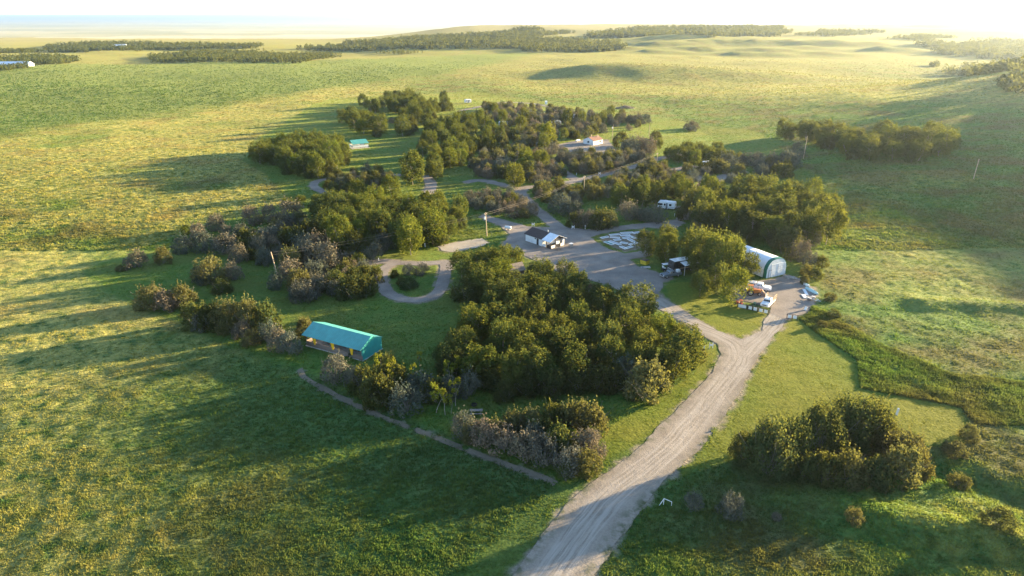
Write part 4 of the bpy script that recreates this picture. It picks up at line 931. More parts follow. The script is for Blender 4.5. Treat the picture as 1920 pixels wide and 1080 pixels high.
def shed():
    loc, rz, L = site((955,524), (984,518), 3); W, H, RH = 3.2, 2.2, 3.6; L = 4.2
    t = thing("old_shed", "weathered grey shed half hidden inside the big roadside grove", "shed", loc, rz)
    MB().box((0, 0, H/2), (L, W, H)).build("wall", M['boards'], t)
    for s in (-1, 1): MB().prism([(-W/2+.01, H), (W/2-.01, H), (0, RH-.05)], s*(L/2-.06)-.05, s*(L/2-.06)+.05, 0).build("gable_panel", M['boards'], t)
    gable_roof(MB(), L, W, H, RH, .35, .3).build("roof", M['wood'], t); MB().box((.3, -W/2-.03, .95), (.9, .06, 1.9)).build("door", M['darkboards'], t)
shed()
def barn(A, B, W, label, H=4):
    loc, rz, L = site(A, B, W); t = thing("barn", label, "barn", loc, rz)
    MB().box((0, 0, H/2-.5), (L, W, H+1)).build("wall", M['siding'], t)
    gable_roof(MB(), L, W, H, H+W*.22, .5, .4, .2).build("roof", M['whitemetal'], t)
    for s in (-1, 1): MB().prism([(-W/2+.01, H), (W/2-.01, H), (0, H+W*.22-.2)], s*(L/2-.1)-.1, s*(L/2-.1)+.1, 0).build("gable_panel", M['siding'], t)
barn((-30,126), (52,125), 16, "long low white barn at the left edge of the picture behind trees", 3)
barn((211,90), (236,89.5), 14, "tiny far white barn among the distant left woods", 4)

# ------------------------------------------------------------------ vehicles
def wheel(t, x, y, r, w=.24):
    q = MB(); q.tube((x, y-w/2, r), (x, y+w/2, r), r, r, 18); o = q.build("wheel", M['rubber'], t, .02)
    q = MB(); q.tube((x, y-w/2-.012, r), (x, y+w/2+.012, r), r*.58, r*.58, 14); q.build("rim", M['chrome'], o)
def prof(mb, pts, y0, y1):
    """side outline (x, z) swept across y"""
    n = len(pts); vs = [(x, y0, z) for x, z in pts]+[(x, y1, z) for x, z in pts]
    return mb.add(vs, [tuple(range(n)), tuple(range(2*n-1, n-1, -1))]+[(i, n+i, n+(i+1) % n, (i+1) % n) for i in range(n)])
def pickup(name, nose, tail, label, paint, cap=False, flat=False, cat="pickup truck", load=False):
    a = Vector(G(*nose)); b = Vector(G(*tail)); d = a-b; rz = math.atan2(d.y, d.x); m = (a+b)/2
    t = thing(name, label, cat, (m.x, m.y, float(hgt(m.x, m.y))+.06), rz)
    W = 1.9
    body = [(-2.75, .55), (-2.75, 1.12 if not flat else .95), (-.75, 1.12 if not flat else .95), (-.75, 1.15), (1.15, 1.15), (1.35, 1.12), (2.45, 1.02), (2.70, .92), (2.75, .52), (2.35, .42), (-2.5, .42)]
    prof(MB(), body, -W/2, W/2).build("body", M[paint], t, .05)
    c = MB(); c.taper((.2, 0, 1.14), (1.95, W-.12), (1.25, W-.42), .66, (-.12, 0)); c.build("cab", M[paint], t, .06)
    for s in (-1, 1):
        for x, l in ((-.18, .62), (.52, .50)):
            q = MB(); y0, y1 = s*(W/2-.08), s*(W/2-.205); q.quad((x-l/2, y0, 1.22), (x+l/2, y0, 1.22), (x+l/2-.10, y1, 1.70), (x-l/2+.02, y1, 1.70), .012*s); q.build("side_window", M['glass'], t)
    MB().quad((1.165, -.80, 1.20), (1.165, .80, 1.20), (.745, .66, 1.72), (.745, -.66, 1.72), .02).build("windshield", M['glass'], t)
    MB().quad((-.78, .78, 1.24), (-.78, -.78, 1.24), (-.60, -.66, 1.70), (-.60, .66, 1.70), .02).build("rear_window", M['glass'], t)
    if cap:
        q = MB(); q.taper((-1.75, 0, 1.13), (1.98, W-.04), (1.85, W-.3), .72); q.build("canopy_top", M[paint], t, .05)
        for s in (-1, 1): q = MB(); q.quad((-2.5, s*(W/2-.03), 1.26), (-1.0, s*(W/2-.03), 1.26), (-1.05, s*(W/2-.115), 1.68), (-2.45, s*(W/2-.115), 1.68), .02*s); q.build("canopy_window", M['glass'], t)
        q = MB()
        for s in (-.5, .5): q.box((-1.75, s, 1.92), (2.3, .05, .05))
        for x in (-2.5, -1.75, -1.0): q.box((x, 0, 1.95), (.05, 1.2, .04))
        q.build("roof_rack", M['chrome'], t)
    elif flat:
        MB().box((-1.75, 0, 1.0), (2.15, 2.15, .10)).build("flat_deck", M['lightwood'], t)
        q = MB()
        for s in (-1, 1):
            for x in (-2.75, -.72): q.box((x, s*1.03, 1.55), (.09, .09, 1.1))
            q.box((-1.75, s*1.03, 2.05), (2.1, .07, .10)); q.box((-1.75, s*1.03, 1.55), (2.1, .06, .10))
        q.build("stake_rack", M['lightwood'], t)
    else:
        q = MB(); q.box((-1.75, 0, 1.10), (1.86, W-.22, .05)); q.build("bed_liner", M['black'], t)
        if load: q = MB(); q.box((-1.9, .3, 1.45), (.9, .9, .7)); q.build("load", M['white'], t, .1)
    for s in (-1, 1):
        MB().box((2.70, s*.70, .82), (.10, .36, .20)).build("headlight", M['lens'], t, .03)
        MB().box((-2.75, s*.80, .85), (.06, .18, .34)).build("taillight", M['red'], t)
    MB().box((2.74, 0, .80), (.06, .95, .22)).build("grille", M['black'], t); MB().box((2.80, 0, .52), (.14, W-.04, .22)).build("bumper", M['chrome'], t, .04)
    for x in (1.75, -1.65):
        for s in (-1, 1): wheel(t, x, s*(W/2-.13), .38)
    return t
pickup("grey_pickup", (1243,521), (1272,516.5), "dark grey-blue pickup parked in front of the black motorhome", 'silver', load=True)
pickup("white_pickup", (1441,545.5), (1405,540.5), "white pickup with a white canopy top in front of the arched hut", 'carwhite', cap=True)
pickup("flatbed_truck", (1433.5,577.5), (1445,566), "white flatbed truck with pale wooden racks parked by the white fence panels", 'carwhite', flat=True, cat="truck")
def trailer(A, B, label, L=None, W=2.4, H=2.75, paint='carwhite', name="travel_trailer", windows=((-.36, .26), (-.1, .10), (.22, .14)), cat="caravan", deep=True):
    a = Vector(G(*A)); b = Vector(G(*B)); d = b-a; l = d.length if L is None else L; rz = math.atan2(d.y, d.x); c = (a+b)/2+Vector((-math.sin(rz), math.cos(rz)))*W/2
    t = thing(name, label, cat, (c.x, c.y, float(hgt(c.x, c.y))+.05), rz)
    p = [(-l/2, .5), (-l/2, H-.55), (-l/2+.30, H-.08), (-l/2+.55, H), (l/2-.4, H), (l/2-.12, H-.12), (l/2, H-.4), (l/2+.02, .9), (l/2-.3, .5)]
    prof(MB(), p, -W/2, W/2).build("body", M[paint], t, .05)
    for k, (x, w) in enumerate(windows):
        q = MB().box((x*l, -W/2-.01, 1.75), (w*l, .05, .72)).build("window", M['glass'], t); MB().box((x*l, -W/2-.02, 1.37), (w*l+.08, .06, .05)).build("sill", M['chrome'], q)
        MB().box((x*l, W/2+.01, 1.75), (w*l, .05, .72)).build("window", M['glass'], t)
    dd = MB().box((.02*l, -W/2-.015, 1.42), (.65, .05, 1.75)).build("door", M['silver'], t); MB().box((.02*l+.22, -W/2-.05, 1.35), (.06, .04, .1)).build("handle", M['black'], dd)
    MB().box((0, -W/2-.012, .98), (l*.92, .02, .10)).build("stripe", M['silver'], t)
    MB().box((l/2+.0, 0, 1.75), (.05, 1.3, .6)).build("end_window", M['glass'], t)
    MB().box((-.1*l, .1, H+.13), (1.0, .75, .26)).build("roof_unit", M['white'], t, .04); MB().box((.25*l, -.3, H+.06), (.45, .45, .12)).build("roof_vent", M['white'], t)
    for s in (-1, 1):
        for x in (-.45, .45): wheel(t, x, s*(W/2-.16), .34)
    q = MB(); q.tube((l/2-.2, -.5, .5), (l/2+1.1, 0, .5), .05); q.tube((l/2-.2, .5, .5), (l/2+1.1, 0, .5), .05); q.tube((l/2+.9, 0, .02), (l/2+.9, 0, .6), .05); q.build("hitch", M['black'], t)
    return t
trailer((1232.5,391.6), (1265,394.9), "pale blue-white travel trailer parked against the trees beside the office lawn")
trailer((936,237), (953,236.5), "white trailer with rounded nose poking out of the central strip of trees", 5.6)
trailer((1026,238), (1044,239.5), "white trailer half hidden behind the bright yellow-green poplar", 5.6)
trailer((1074,223), (1096,222), "white trailer with three dark windows among the shrubs near the top", 7)
trailer((872,194), (885,193.2), "white trailer end showing beside the long grove at the top of the camp", 5)
trailer((1320,315.5), (1342,315), "camper with a pale roof sunk in shrubs near the camp loop", 6)
trailer((1043,234), (1052,233.6), "small pale camper roof right of the half hidden trailer", 3.6, 2.1, 2.2, windows=((-.2, .2),))
trailer((1008,276.5), (1014,276.5), "tiny white camper end with one dark window left of the white house", 3.2, 2.0, 2.3, windows=((0, .3),))
def motorhome():
    a = Vector(G(1270,513)); b = Vector(G(1298,508)); d = b-a; rz = math.atan2(d.y, d.x); c = (a+b)/2+Vector((-math.sin(rz), math.cos(rz)))*1.3; l, W, H = 7.6, 2.5, 3.3
    t = thing("motorhome", "black motorhome with white roof and awning parked under the hut grove trees", "motorhome", (c.x, c.y, float(hgt(c.x, c.y))+.05), rz)
    prof(MB(), [(-l/2, .5), (-l/2-.05, 1.3), (-l/2+.18, H-.3), (-l/2+.5, H), (l/2, H), (l/2, .5)], -W/2, W/2).build("body", M['black'], t, .06)
    MB().box((.1, 0, H+.03), (l-.5, W-.1, .08)).build("roof", M['white'], t); MB().box((-1, 0, H+.2), (1.1, .8, .28)).build("roof_unit", M['white'], t, .04); MB().box((1.8, .3, H+.14), (.6, .6, .16)).build("roof_vent", M['white'], t)
    MB().quad((-l/2-.055, 1.1, 1.45), (-l/2-.055, -1.1, 1.45), (-l/2+.14, -1.05, 2.75), (-l/2+.14, 1.05, 2.75), .03).build("windshield", M['glass'], t)
    MB().box((-l/2-.08, 0, .72), (.12, W-.1, .3)).build("bumper", M['chrome'], t, .03); MB().box((-l/2-.05, 0, 1.12), (.06, W-.3, .16)).build("grille", M['white'], t)
    for s in (-1, 1): MB().box((-l/2-.07, s*.95, 1.02), (.08, .3, .16)).build("headlight", M['lens'], t)
    for x in (-2, .2, 2.3): MB().box((x, -W/2-.015, 2.0), (1.0, .05, .7)).build("window", M['glass'], t)
    MB().box((0, -W/2-.012, 1.25), (l-.6, .02, .16)).build("stripe", M['lightwood'], t)
    MB().quad((-1.9, -W/2-.02, 3.05), (3.2, -W/2-.02, 3.05), (3.2, -W/2-2.2, 2.65), (-1.9, -W/2-2.2, 2.65), .04).build("awning", M['whitemetal'], t)
    for x in (-1.85, 3.15): MB().tube((x, -W/2-2.15, 0), (x, -W/2-2.15, 2.65), .05).build("awning_post", M['white'], t)
    for x in (-2.5, 2.0):
        for s in (-1, 1): wheel(t, x, s*(W/2-.16), .42)
motorhome()
def golf_cart():
    p = G3(1248.5,508); t = thing("golf_cart", "golf cart with a white canopy parked behind the grey pickup", "golf cart", p+Vector((0, 0, .05)), .3)
    prof(MB(), [(-1.2, .35), (-1.2, .85), (-.4, .85), (-.3, .45), (.45, .42), (.6, .85), (1.1, .75), (1.2, .35)], -.6, .6).build("body", M['black'], t, .04)
    MB().box((-.55, 0, .92), (.6, 1.05, .16)).build("seat", M['white'], t, .04); MB().box((-.88, 0, 1.2), (.14, 1.05, .5)).build("backrest", M['white'], t, .04)
    for x, y in ((-1, .5), (-1, -.5), (.65, .5), (.65, -.5)): MB().tube((x, y, .8), (x*.95, y, 1.9), .03).build("canopy_post", M['dark'], t)
    MB().box((-.15, 0, 1.94), (2.0, 1.25, .09)).build("canopy", M['white'], t, .03); MB().tube((.5, .25, .8), (.25, .25, 1.15), .03).build("steering_column", M['black'], t)
    for x in (-.8, .8):
        for s in (-1, 1): wheel(t, x, s*.5, .24, .18)
golf_cart()
def tractor(px, rz, label, paint, S=1.0, loader=True, name="loader_tractor", cat="tractor"):
    p = G3(*px); t = thing(name, label, cat, p+Vector((0, 0, .05)), rz); t.scale = (S, S, S)
    prof(MB(), [(-1.4, .7), (-1.4, 1.25), (-.2, 1.3), (0, 1.55), (1.5, 1.45), (1.7, 1.2), (1.65, .65), (-1.2, .5)], -.42, .42).build("body", M[paint], t, .04)
    MB().box((-.75, 0, 1.5), (.5, .55, .1)).build("seat", M['black'], t); MB().box((-1.0, 0, 1.75), (.1, .55, .45)).build("backrest", M['black'], t)
    q = MB()
    for s in (-1, 1): q.tube((-1.25, s*.5, 1.2), (-1.25, s*.5, 2.4), .05); q.tube((-.1, s*.5, 1.2), (-.3, s*.5, 2.4), .05)
    q.build("roll_bar", M[paint], t); MB().box((-.77, 0, 2.44), (1.25, 1.2, .08)).build("canopy", M[paint], t)
    MB().tube((1.0, .2, 1.4), (1.0, .2, 2.1), .05).build("exhaust_pipe", M['black'], t)
    for s in (-1, 1): wheel(t, -.8, s*.75, .72, .4); wheel(t, 1.3, s*.6, .42, .28)
    if loader:
        for s in (-1, 1):
            q = MB(); q.tube((-.2, s*.52, 1.5), (1.9, s*.52, 1.35), .08); q.tube((1.9, s*.52, 1.35), (2.7, s*.52, .5), .08); q.build("loader_arm", M[paint], t)
        prof(MB(), [(2.6, .1), (3.4, .08), (3.4, .14), (2.75, .2), (2.7, .75), (2.6, .8)], -.95, .95).build("bucket", M['chrome'], t)
        q = MB(); q.tube((-1.4, 0, .9), (-2.1, 0, 1.9), .09); q.tube((-2.1, 0, 1.9), (-2.6, 0, .9), .08); q.box((-2.6, 0, .6), (.5, .6, .5)); q.build("backhoe_arm", M[paint], t)
tractor((1412,553), -.15, "orange loader tractor parked behind the aspen and the white fence panels", 'orange', 1.0)
tractor((1385,573), 2.2, "small red tractor at the left end of the white fence panels", 'red', .62, False, "red_tractor")
tractor((1414,575.5), 1.2, "small green garden tractor behind the middle white fence panel", 'greenpaint', .5, False, "garden_tractor")
def car(A, B, label, paint):
    a = Vector(G(*A)); b = Vector(G(*B)); d = b-a; c = (a+b)/2; t = thing("parked_car", label, "car", (c.x, c.y, float(hgt(c.x, c.y))+.06), math.atan2(d.y, d.x))
    prof(MB(), [(-2.2, .45), (-2.2, .9), (-1.9, 1.0), (1.1, 1.0), (2.1, .85), (2.25, .5), (2.0, .3), (-2.0, .3)], -.88, .88).build("body", M[paint], t, .06)
    MB().taper((-.35, 0, .98), (2.7, 1.64), (1.6, 1.3), .52, (-.05, 0)).build("cabin", M['glass'], t, .05); MB().box((-.4, 0, 1.51), (1.5, 1.25, .05)).build("roof", M[paint], t, .02)
    for x in (1.35, -1.35):
        for s in (-1, 1): wheel(t, x, s*.78, .33, .2)
car((975,236), (985,234), "dark car parked in a gap of the central shrubs", 'silver')

# ------------------------------------------------------------------ small things
def dumpster():
    loc, rz, L = site((1200,495.5), (1211,498.5), 1.7); t = thing("rubbish_bin", "yellow rubbish bin at the lot edge beside the hut grove", "bin", loc, rz)
    MB().taper((0, 0, .12), (1.75, 1.5), (2.0, 1.8), 1.15).build("bin_body", M['yellowbin'], t, .03); MB().box((0, 0, 1.31), (2.05, 1.85, .07)).build("lid", M['black'], t)
    for x in (-.7, .7): MB().box((x, 0, .06), (.15, 1.3, .12)).build("skid", M['black'], t)
dumpster()
def wheelstop():
    loc, rz, L = site((1203,503.5), (1220,503), 1.2); t = thing("concrete_slab", "low pale concrete slab on the gravel below the yellow bin", "slab", loc, rz)
    MB().box((0, 0, .12), (2.5, 1.1, .22)).build("slab_body", M['concrete'], t, .03); MB().box((-.9, 0, .28), (.5, .9, .1)).build("slab_block", M['silver'], t, .02)
wheelstop()
def fence(A, B, n, label, h=1.15):
    a = Vector(G(*A)); b = Vector(G(*B)); L = (b-a).length; d = b-a; t = thing("panel_fence", label, "fence", (a.x, a.y, float(hgt(a.x, a.y))), math.atan2(d.y, d.x))
    for i in range(n+1): MB().box((L*i/n, 0, h/2), (.14, .14, h+.1)).build("post", M['dark'], t)
    for i in range(n):
        x0, x1 = L*i/n+.12, L*(i+1)/n-.12
        q = MB(); q.box(((x0+x1)/2, 0, h-.06), (x1-x0, .08, .1)); q.box(((x0+x1)/2, 0, .14), (x1-x0, .08, .1)); q.build("rail", M['dark'], t)
        MB().box(((x0+x1)/2, -.01, h*.52), (x1-x0-.14, .05, h*.64)).build("panel", M['white'], t)
fence((1382.5,577), (1400,580.2), 1, "dark framed white fence panel at the left end beside the red tractor")
fence((1401.5,580.6), (1420,584.8), 2, "middle length of dark framed white fence panels between lawn and yard")
fence((1421.5,585.2), (1440,589.5), 2, "right length of dark framed white fence panels ending at the yard entrance")
fence((1475,597.3), (1495,599.8), 2, "short dark framed white fence panels on the right side of the yard entrance")
def boat(A, B, w, label, hull, trim):
    a = Vector(G(*A)); b = Vector(G(*B)); d = b-a; L = d.length; c = (a+b)/2; t = thing("rowing_boat", label, "boat", (c.x, c.y, float(hgt(c.x, c.y))+.02), math.atan2(d.y, d.x))
    n = 13; v = []; f = []
    for i in range(n):
        u = i/(n-1); k = math.sin(math.pi*min(1, .12+u*.88))**.6; x = (u-.5)*L
        for y, z in ((-1, 0), (-.9, .28), (-.55, .5), (0, .58), (.55, .5), (.9, .28), (1, 0)): v.append((x, y*w/2*k, z*(.6+.4*k)))
    for i in range(n-1):
        for j in range(6): f.append((i*7+j, i*7+j+1, i*7+8+j, i*7+7+j))
    f += [tuple(range(7)), tuple(range(n*7-1, n*7-8, -1))]
    m = MB(); m.add(v, f); m.build("hull", M[hull], t)
    m = MB(); m.box((0, 0, .58), (L*.86, .07, .06)); m.build("keel", M[trim], t)
    for s in (-1, 1): m = MB(); m.box((0, s*w*.46, .05), (L*.6, .05, .09)); m.build("gunwale", M[trim], t)
boat((1511,540.5), (1534,553), 1.25, "upturned pale teal boat at the right edge of the gravel yard", 'boat', 'tealdark')
boat((1503,531), (1518,538), 1.0, "smaller upturned green-trimmed boat behind the pale teal boat", 'white', 'tealdark')
def flat_trailer():
    loc, rz, L = site((1509,561), (1529,568), 1.4); t = thing("utility_trailer", "bare metal utility trailer frame at the right edge of the gravel yard", "trailer", loc, rz)
    q = MB()
    for y in (-.6, .6): q.box((0, y, .55), (2.6, .1, .1))
    for x in (-1.25, -.4, .4, 1.25): q.box((x, 0, .56), (.1, 1.1, .1))
    q.tube((1.25, -.5, .55), (2.2, 0, .5), .05); q.tube((1.25, .5, .55), (2.2, 0, .5), .05); q.build("frame", M['chrome'], t)
    for s in (-1, 1): MB().box((-.2, s*.85, .75), (1.0, .3, .06)).build("mudguard", M['white'], t)
    for s in (-1, 1): wheel(t, -.2, s*.8, .3, .18)
flat_trailer()
def plank(A, B, w, label, mat='white', h=.12, z=.08):
    a = Vector(G(*A)); b = Vector(G(*B)); d = b-a; c = (a+b)/2
    o = MB().box((0, 0, h/2), (d.length, w, h)).build("plank", M[mat], None, .01); o.location = (c.x, c.y, float(hgt(c.x, c.y))+z); o.rotation_euler = (0, 0, math.atan2(d.y, d.x)); tag(o, label, "plank", "boards lying in the gravel yard")
plank((1507,543), (1513,554), .7, "broad white board lying left of the pale teal boat")
plank((1505,553), (1511,560), .9, "whitish sheet board lying in front of the boats", 'siding')
plank((1514,557), (1522,564), .4, "narrow pale plank lying against the utility trailer", 'lightwood')
def barrel():
    p = G3(1509,582); t = thing("barrel", "white tilted barrel in the tall grass beside the yard entrance", "barrel", p, .4); t.rotation_euler = (0, .5, .5)
    q = MB(); q.tube((0, 0, .05), (0, 0, .95), .3, .3, 16); q.build("barrel_body", M['white'], t, .02)
    for z in (.25, .7): q = MB(); q.tube((0, 0, z), (0, 0, z+.05), .315, .315, 16); q.build("hoop", M['chrome'], t)
barrel()
def stone(px, d, label, group, seed):
    r = np.random.default_rng(seed); bm = bmesh.new(); bmesh.ops.create_icosphere(bm, subdivisions=2, radius=d/2)
    for v in bm.verts: v.co *= 1+.35*(float(vn(v.co.x*3/d+seed, v.co.y*3/d+v.co.z*2/d, seed))-.5); v.co.z *= .62
    me = bpy.data.meshes.new("stone"); bm.to_mesh(me); bm.free(); me.materials.append(M['stone']); o = link("stone", me); p = G3(*px); o.location = p+Vector((0, 0, d*.22)); o.rotation_euler = (0, 0, r.uniform(0, 6)); tag(o, label, "stone", group)
for i, (px, py, d) in enumerate(((1471,518,.9), (1475,521,1.1), (1480,520,.8), (1484,523,1.2), (1488,521,.9), (1491,524,1.0), (1478,523.5,.7))):
    stone((px, py), d, f"{ordinal(i if i < 6 else 2, 7) if i < 6 else 'small'} stone of the rock heap beside the arched hut doors" if i < 6 else "small front stone of the rock heap beside the arched hut doors", "stones heaped beside the hut", 40+i)
def pole(base, top, label, transformer=False, arm=True, guy=False):
    b = G3(*base); s = scale_at(b.x, b.y); H = (base[1]-top[1])/s/.955; lean = (top[0]-base[0])/s
    t = thing("utility_pole", label, "utility pole", b, 0, "utility poles of the camp line")
    MB().tube((0, 0, -.2), (lean, 0, H), .17, .12, 10).build("pole_shaft", M['lightwood'], t)
    if arm: MB().box((lean*.96, 0, H-.45), (1.5, .12, .12), .9).build("crossarm", M['wood'], t)
    for q in (-.6, .6):
        if arm: MB().tube((lean+q*math.cos(.9), q*math.sin(.9), H-.4), (lean+q*math.cos(.9), q*math.sin(.9), H-.18), .06, .05).build("insulator", M['white'], t)
    if transformer: q = MB(); q.tube((lean*.8-.32, -.1, H-2.2), (lean*.8-.32, -.1, H-1.3), .25, .25, 14); q.build("transformer", M['white'], t, .03)
    return b+Vector((lean, 0, H)), H
P1 = pole((523.5,526), (515,472), "leaning utility pole in the pink shrubs of the left thicket", False, False)
P2 = pole((913,443), (911,399), "utility pole with white transformer on the grass left of the office", True)
P3 = pole((1094.5,366), (1094.5,331), "utility pole in the shrubs behind the office", False, True)
P4 = pole((1231,315), (1230.5,288), "utility pole at the far bend of the camp road", False, True)
pole((1147.5,263), (1148.5,235), "utility pole with white transformer on the grass right of the white house", True, False)
pole((1216.5,256), (1216.5,234), "thin pole on the lit grass slope right of the white house", False, False)
pole((1506,298), (1507.5,257), "thin pole standing before the far right grove", False, False)
pole((1825,336), (1826.5,300), "lone thin pole out in the right hand meadow", False, False)
def wire(a, b, off, sag, label):
    q = MB(); a = Vector(a)+off; b = Vector(b)+off; N = 18; pr = None
    for i in range(N+1):
        u = i/N; p = a.lerp(b, u); p.z -= sag*4*u*(1-u)
        if pr is not None: q.tube(pr, p, .018, .018, 5)
        pr = p
    o = q.build("power_line", M['wood']); tag(o, label, "power line", "power lines between the utility poles")
dv = Vector((math.cos(.9)*.6, math.sin(.9)*.6, -.2))
for (a, b, la) in ((P1, P2, "from the leaning pole to the transformer pole"), (P2, P3, "from the transformer pole to the pole behind the office"), (P3, P4, "from the pole behind the office to the far bend")):
    for s, nm in ((1, "upper"), (-1, "lower")): wire(a[0], b[0], Vector((dv.x*s, dv.y*s, -.2 if s > 0 else -.75)), .9, f"{nm} power line strung {la}")
def tank(A, B, label):
    a = Vector(G(*A)); b = Vector(G(*B)); d = b-a; c = (a+b)/2; L = max(d.length, 1.6); t = thing("propane_tank", label, "tank", (c.x, c.y, float(hgt(c.x, c.y))), math.atan2(d.y, d.x))
    bm = bmesh.new(); bmesh.ops.create_uvsphere(bm, u_segments=18, v_segments=12, radius=.5)
    for v in bm.verts: x = v.co.z; v.co = Vector((x+math.copysign(L/2-.5, x) if abs(x) > 1e-4 else 0, v.co.x, v.co.y+.75))
    me = bpy.data.meshes.new("tank_shell"); bm.to_mesh(me); bm.free(); me.materials.append(M['white']); link("tank_shell", me, t)
    for x in (-.55, .55): MB().box((x*L/2, 0, .2), (.2, .8, .4)).build("saddle", M['concrete'], t)
    MB().tube((0, 0, 1.2), (0, 0, 1.4), .14).build("valve_cap", M['chrome'], t)
tank((946,430), (959,431.5), "white propane tank on the lawn edge left of the office")
tank((1079.5,266.5), (1087,265.2), "white propane tank beside the small white house")
def hframe(px, label):
    p = G3(*px); t = thing("site_sign", label, "sign", p, .1, "white site signs by the camp roads")
    for s in (-.35, .35): MB().box((s, 0, .55), (.14, .14, 1.3)).build("post", M['white'], t)
    MB().box((0, -.08, .75), (.75, .05, .38)).build("board", M['white'], t)
for px, la in (((999.5,424.5), "white two-post sign on the grass directly behind the office roof"), ((1074.5,429.5), "white two-post sign at the junction right of the office"), ((1124,328), "white two-post sign beside the upper camp road under the power line"), ((1333,653), "white two-post sign on the verge inside the road bend")): hframe(px, la)
def marker(px, h, label, w=.14, mat='white', lean=0):
    p = G3(*px); t = thing("marker_post", label, "post", p, 0, "marker posts"); t.rotation_euler = (0, lean, 0)
    MB().box((0, 0, h/2-.1), (w, w, h+.2)).build("post_shaft", M[mat], t); MB().taper((0, 0, h), (w*1.25, w*1.25), (w*.5, w*.5), .08).build("post_cap", M[mat], t)
for px, h, la, w, mt, ln in (((1681,778), 1.25, "thick white post on the mown grass behind the foreground willows", .26, 'white', .08), ((1097,429.5), 1.2, "single white post right of the junction sign behind the office", .2, 'white', 0),
        ((897,560), .9, "small white post on the dark lawn left of the big roadside grove", .14, 'white', 0), ((937,430), 1.3, "thin green post left of the propane tank by the office", .1, 'greenpaint', 0), ((923,444), 1.6, "slim leaning stake on the grass below the transformer pole", .07, 'wood', -.25),
        ((500,540), 1.6, "leaning pale stake on the lawn in front of the leaning utility pole", .09, 'lightwood', .35), ((797,463), 1.1, "white post at the right foot of the middle left grove", .26, 'white', 0), ((710,489), .8, "tiny white post at the left mouth of the loop road", .16, 'white', 0),
        ((843,437), .8, "tiny white post on the bright lawn left of the transformer pole", .14, 'white', 0), ((1264.5,406), 1.0, "white post on the lawn in front of the blue-white travel trailer", .16, 'white', 0), ((1005,346), .9, "tiny white post on the camp road bend in the shrubs", .16, 'white', 0),
        ((1081,328), .9, "tiny white post on the grass left of the upper camp road sign", .16, 'white', 0), ((1176,285), 1.2, "white post on the lower edge of the white house lot", .2, 'white', 0), ((1123,277), .8, "low white block standing on the lot before the white house", .5, 'concrete', 0), ((1320,653), .5, "low white peg left of the road bend sign", .2, 'white', 0)): marker(px, h, la, w, mt, ln)
def outhouse():
    p = G3(1024,195.5); t = thing("outhouse", "tiny pale outhouse catching the sun at the upper end of the camp", "outhouse", p, .4)
    MB().box((0, 0, 1.1), (1.4, 1.4, 2.2)).build("wall", M['siding'], t); MB().quad((-.85, -.85, 2.2), (.85, -.85, 2.2), (.85, .85, 2.5), (-.85, .85, 2.5), .08).build("roof", M['whitemetal'], t); MB().box((0, -.72, 1.0), (.7, .05, 1.8)).build("door", M['white'], t)
outhouse()
def pipe_gate():
    a, b, c = Vector(G(1236,948)), Vector(G(1244,946)), Vector(G(1259,947)); z = float(hgt(*b)); t = thing("pipe_gate", "thin white pipe frame standing in the lower right tall grass", "gate", (b.x, b.y, z), 0)
    top = Vector((0, 0, 1.0)); MB().tube(Vector((a.x-b.x, a.y-b.y, 0)), top, .045).build("stay", M['white'], t); MB().tube((0, 0, -.1), top, .05).build("post", M['white'], t)
    MB().tube(top, Vector((c.x-b.x, c.y-b.y, .55)), .04).build("rail", M['white'], t); MB().tube(Vector((c.x-b.x, c.y-b.y, -.1)), Vector((c.x-b.x, c.y-b.y, .58)), .04).build("post", M['white'], t)
pipe_gate()
p = G3(893,776); picnic_table(p, .02, "grey picnic table on the dark lawn in front of the big grove", None, 2.2)
def fire_ring():
    p = G3(889,760); t = thing("fire_ring", "dark fire ring on the lawn behind the grey picnic table", "fire pit", p)
    n = 20; m = MB()
    for i in range(n):
        a, b = 2*math.pi*i/n, 2*math.pi*(i+1)/n; m.quad((.5*math.cos(a), .5*math.sin(a), 0), (.5*math.cos(b), .5*math.sin(b), 0), (.48*math.cos(b), .48*math.sin(b), .3), (.48*math.cos(a), .48*math.sin(a), .3), .03)
    m.build("ring", M['dark'], t); m = MB()
    m.tube((0, 0, 0), (0, 0, .05), .45, .45, 16); m.build("ash_bed", M['black'], t)
fire_ring()
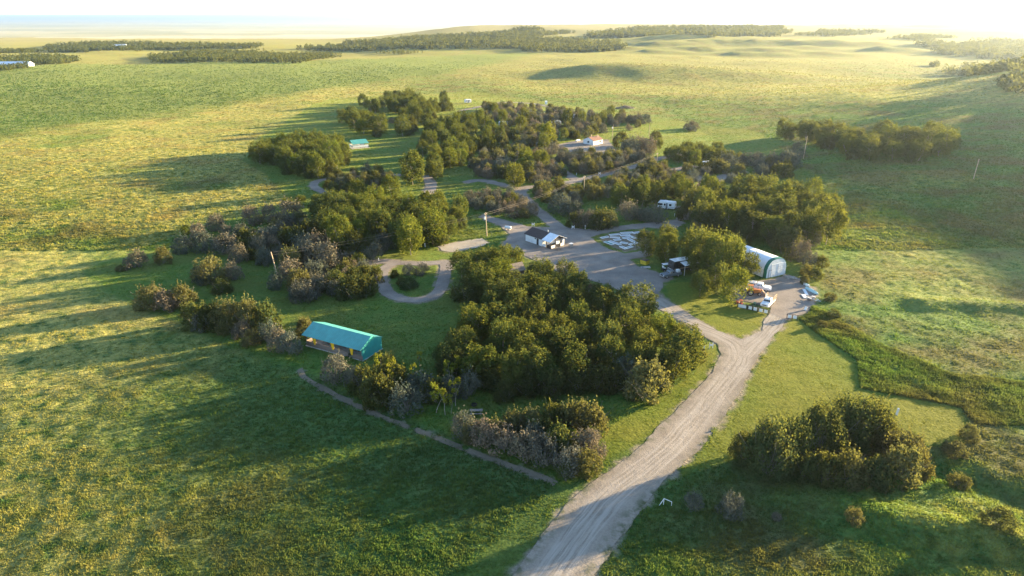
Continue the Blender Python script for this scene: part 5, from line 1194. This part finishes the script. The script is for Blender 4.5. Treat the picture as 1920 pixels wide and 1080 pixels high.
def brush_pile():
    c = G3(1172,203); r = np.random.default_rng(77); m = MB()
    for i in range(420):
        x, y = float(np.clip(r.normal(0, 3.6), -6, 6)), float(np.clip(r.normal(0, 1.9), -3, 3)); z = max(.1, 2.1*math.exp(-(x/5)**2-(y/2.6)**2)*r.uniform(.3, 1)); a = r.uniform(0, 6.28); l = r.uniform(.8, 2.6); e = r.uniform(-.3, .5)
        d = Vector((math.cos(a), math.sin(a), e)).normalized()*l/2; p = Vector((x, y, z+.1)); m.tube(p-d, p+d, r.uniform(.05, .14), .04, 5)
    o = m.build("brush_pile", M['deadwood']); o.location = c; o.rotation_euler = (0, 0, .1); tag(o, "low reddish-grey heap of dead branches on the grass above the camp", "brush pile")
brush_pile()
LANES = [((1265,300),(1340,285),0),((1370,265),(1480,255),0),((1375,290),(1480,298),0),((1500,243),(1640,235),0),((1500,272),(1600,262),0),((1530,305),(1620,278),0),((1650,243),(1740,228),0),((1590,312),(1690,362),0),
         ((1310,345),(1400,378),1),((1365,338),(1490,380),0),((1420,325),(1490,318),0),((1500,352),(1570,366),0),((1500,403),(1560,430),0),((1562,424),(1630,402),0),((1605,380),(1650,370),0),((1640,292),(1720,312),0)]
def lanes():
    rows = sorted(range(len(LANES)), key=lambda i: LANES[i][0][1]+LANES[i][1][1]); rk = {}
    for q, nm in enumerate(("back", "second", "third", "front")):
        for j, i in enumerate(sorted(rows[q*4:q*4+4], key=lambda i: LANES[i][0][0]+LANES[i][1][0])): rk[i] = f"{('leftmost', 'second', 'third', 'rightmost')[j]} lane in the {nm} row of the mini golf course"
    for i, (a, b, te) in enumerate(LANES):
        A = Vector(G(930+a[0]*.15625, 400+a[1]*.15625)); B = Vector(G(930+b[0]*.15625, 400+b[1]*.15625)); d = B-A; c = (A+B)/2; L = max(d.length, 1.6)+.1; W = .95
        t = thing("golf_lane", ("teal felt " if te else "pale grey ")+rk[i], "golf lane", (c.x, c.y, float(hgt(c.x, c.y))+.05), math.atan2(d.y, d.x), "mini golf lanes")
        MB().box((0, 0, .05), (L, W, .1)).build("felt", M['tealfelt' if te else 'felt'], t)
        q = MB()
        for s in (-1, 1): q.box((0, s*(W/2+.05), .09), (L+.2, .10, .18)); q.box((s*(L/2+.05), 0, .09), (.09, W-.01, .18))
        q.build("curb", M['white'], t); MB().tube((L/2-.4, 0, .09), (L/2-.4, 0, .115), .12, .12, 12).build("cup", M['black'], t)
lanes()
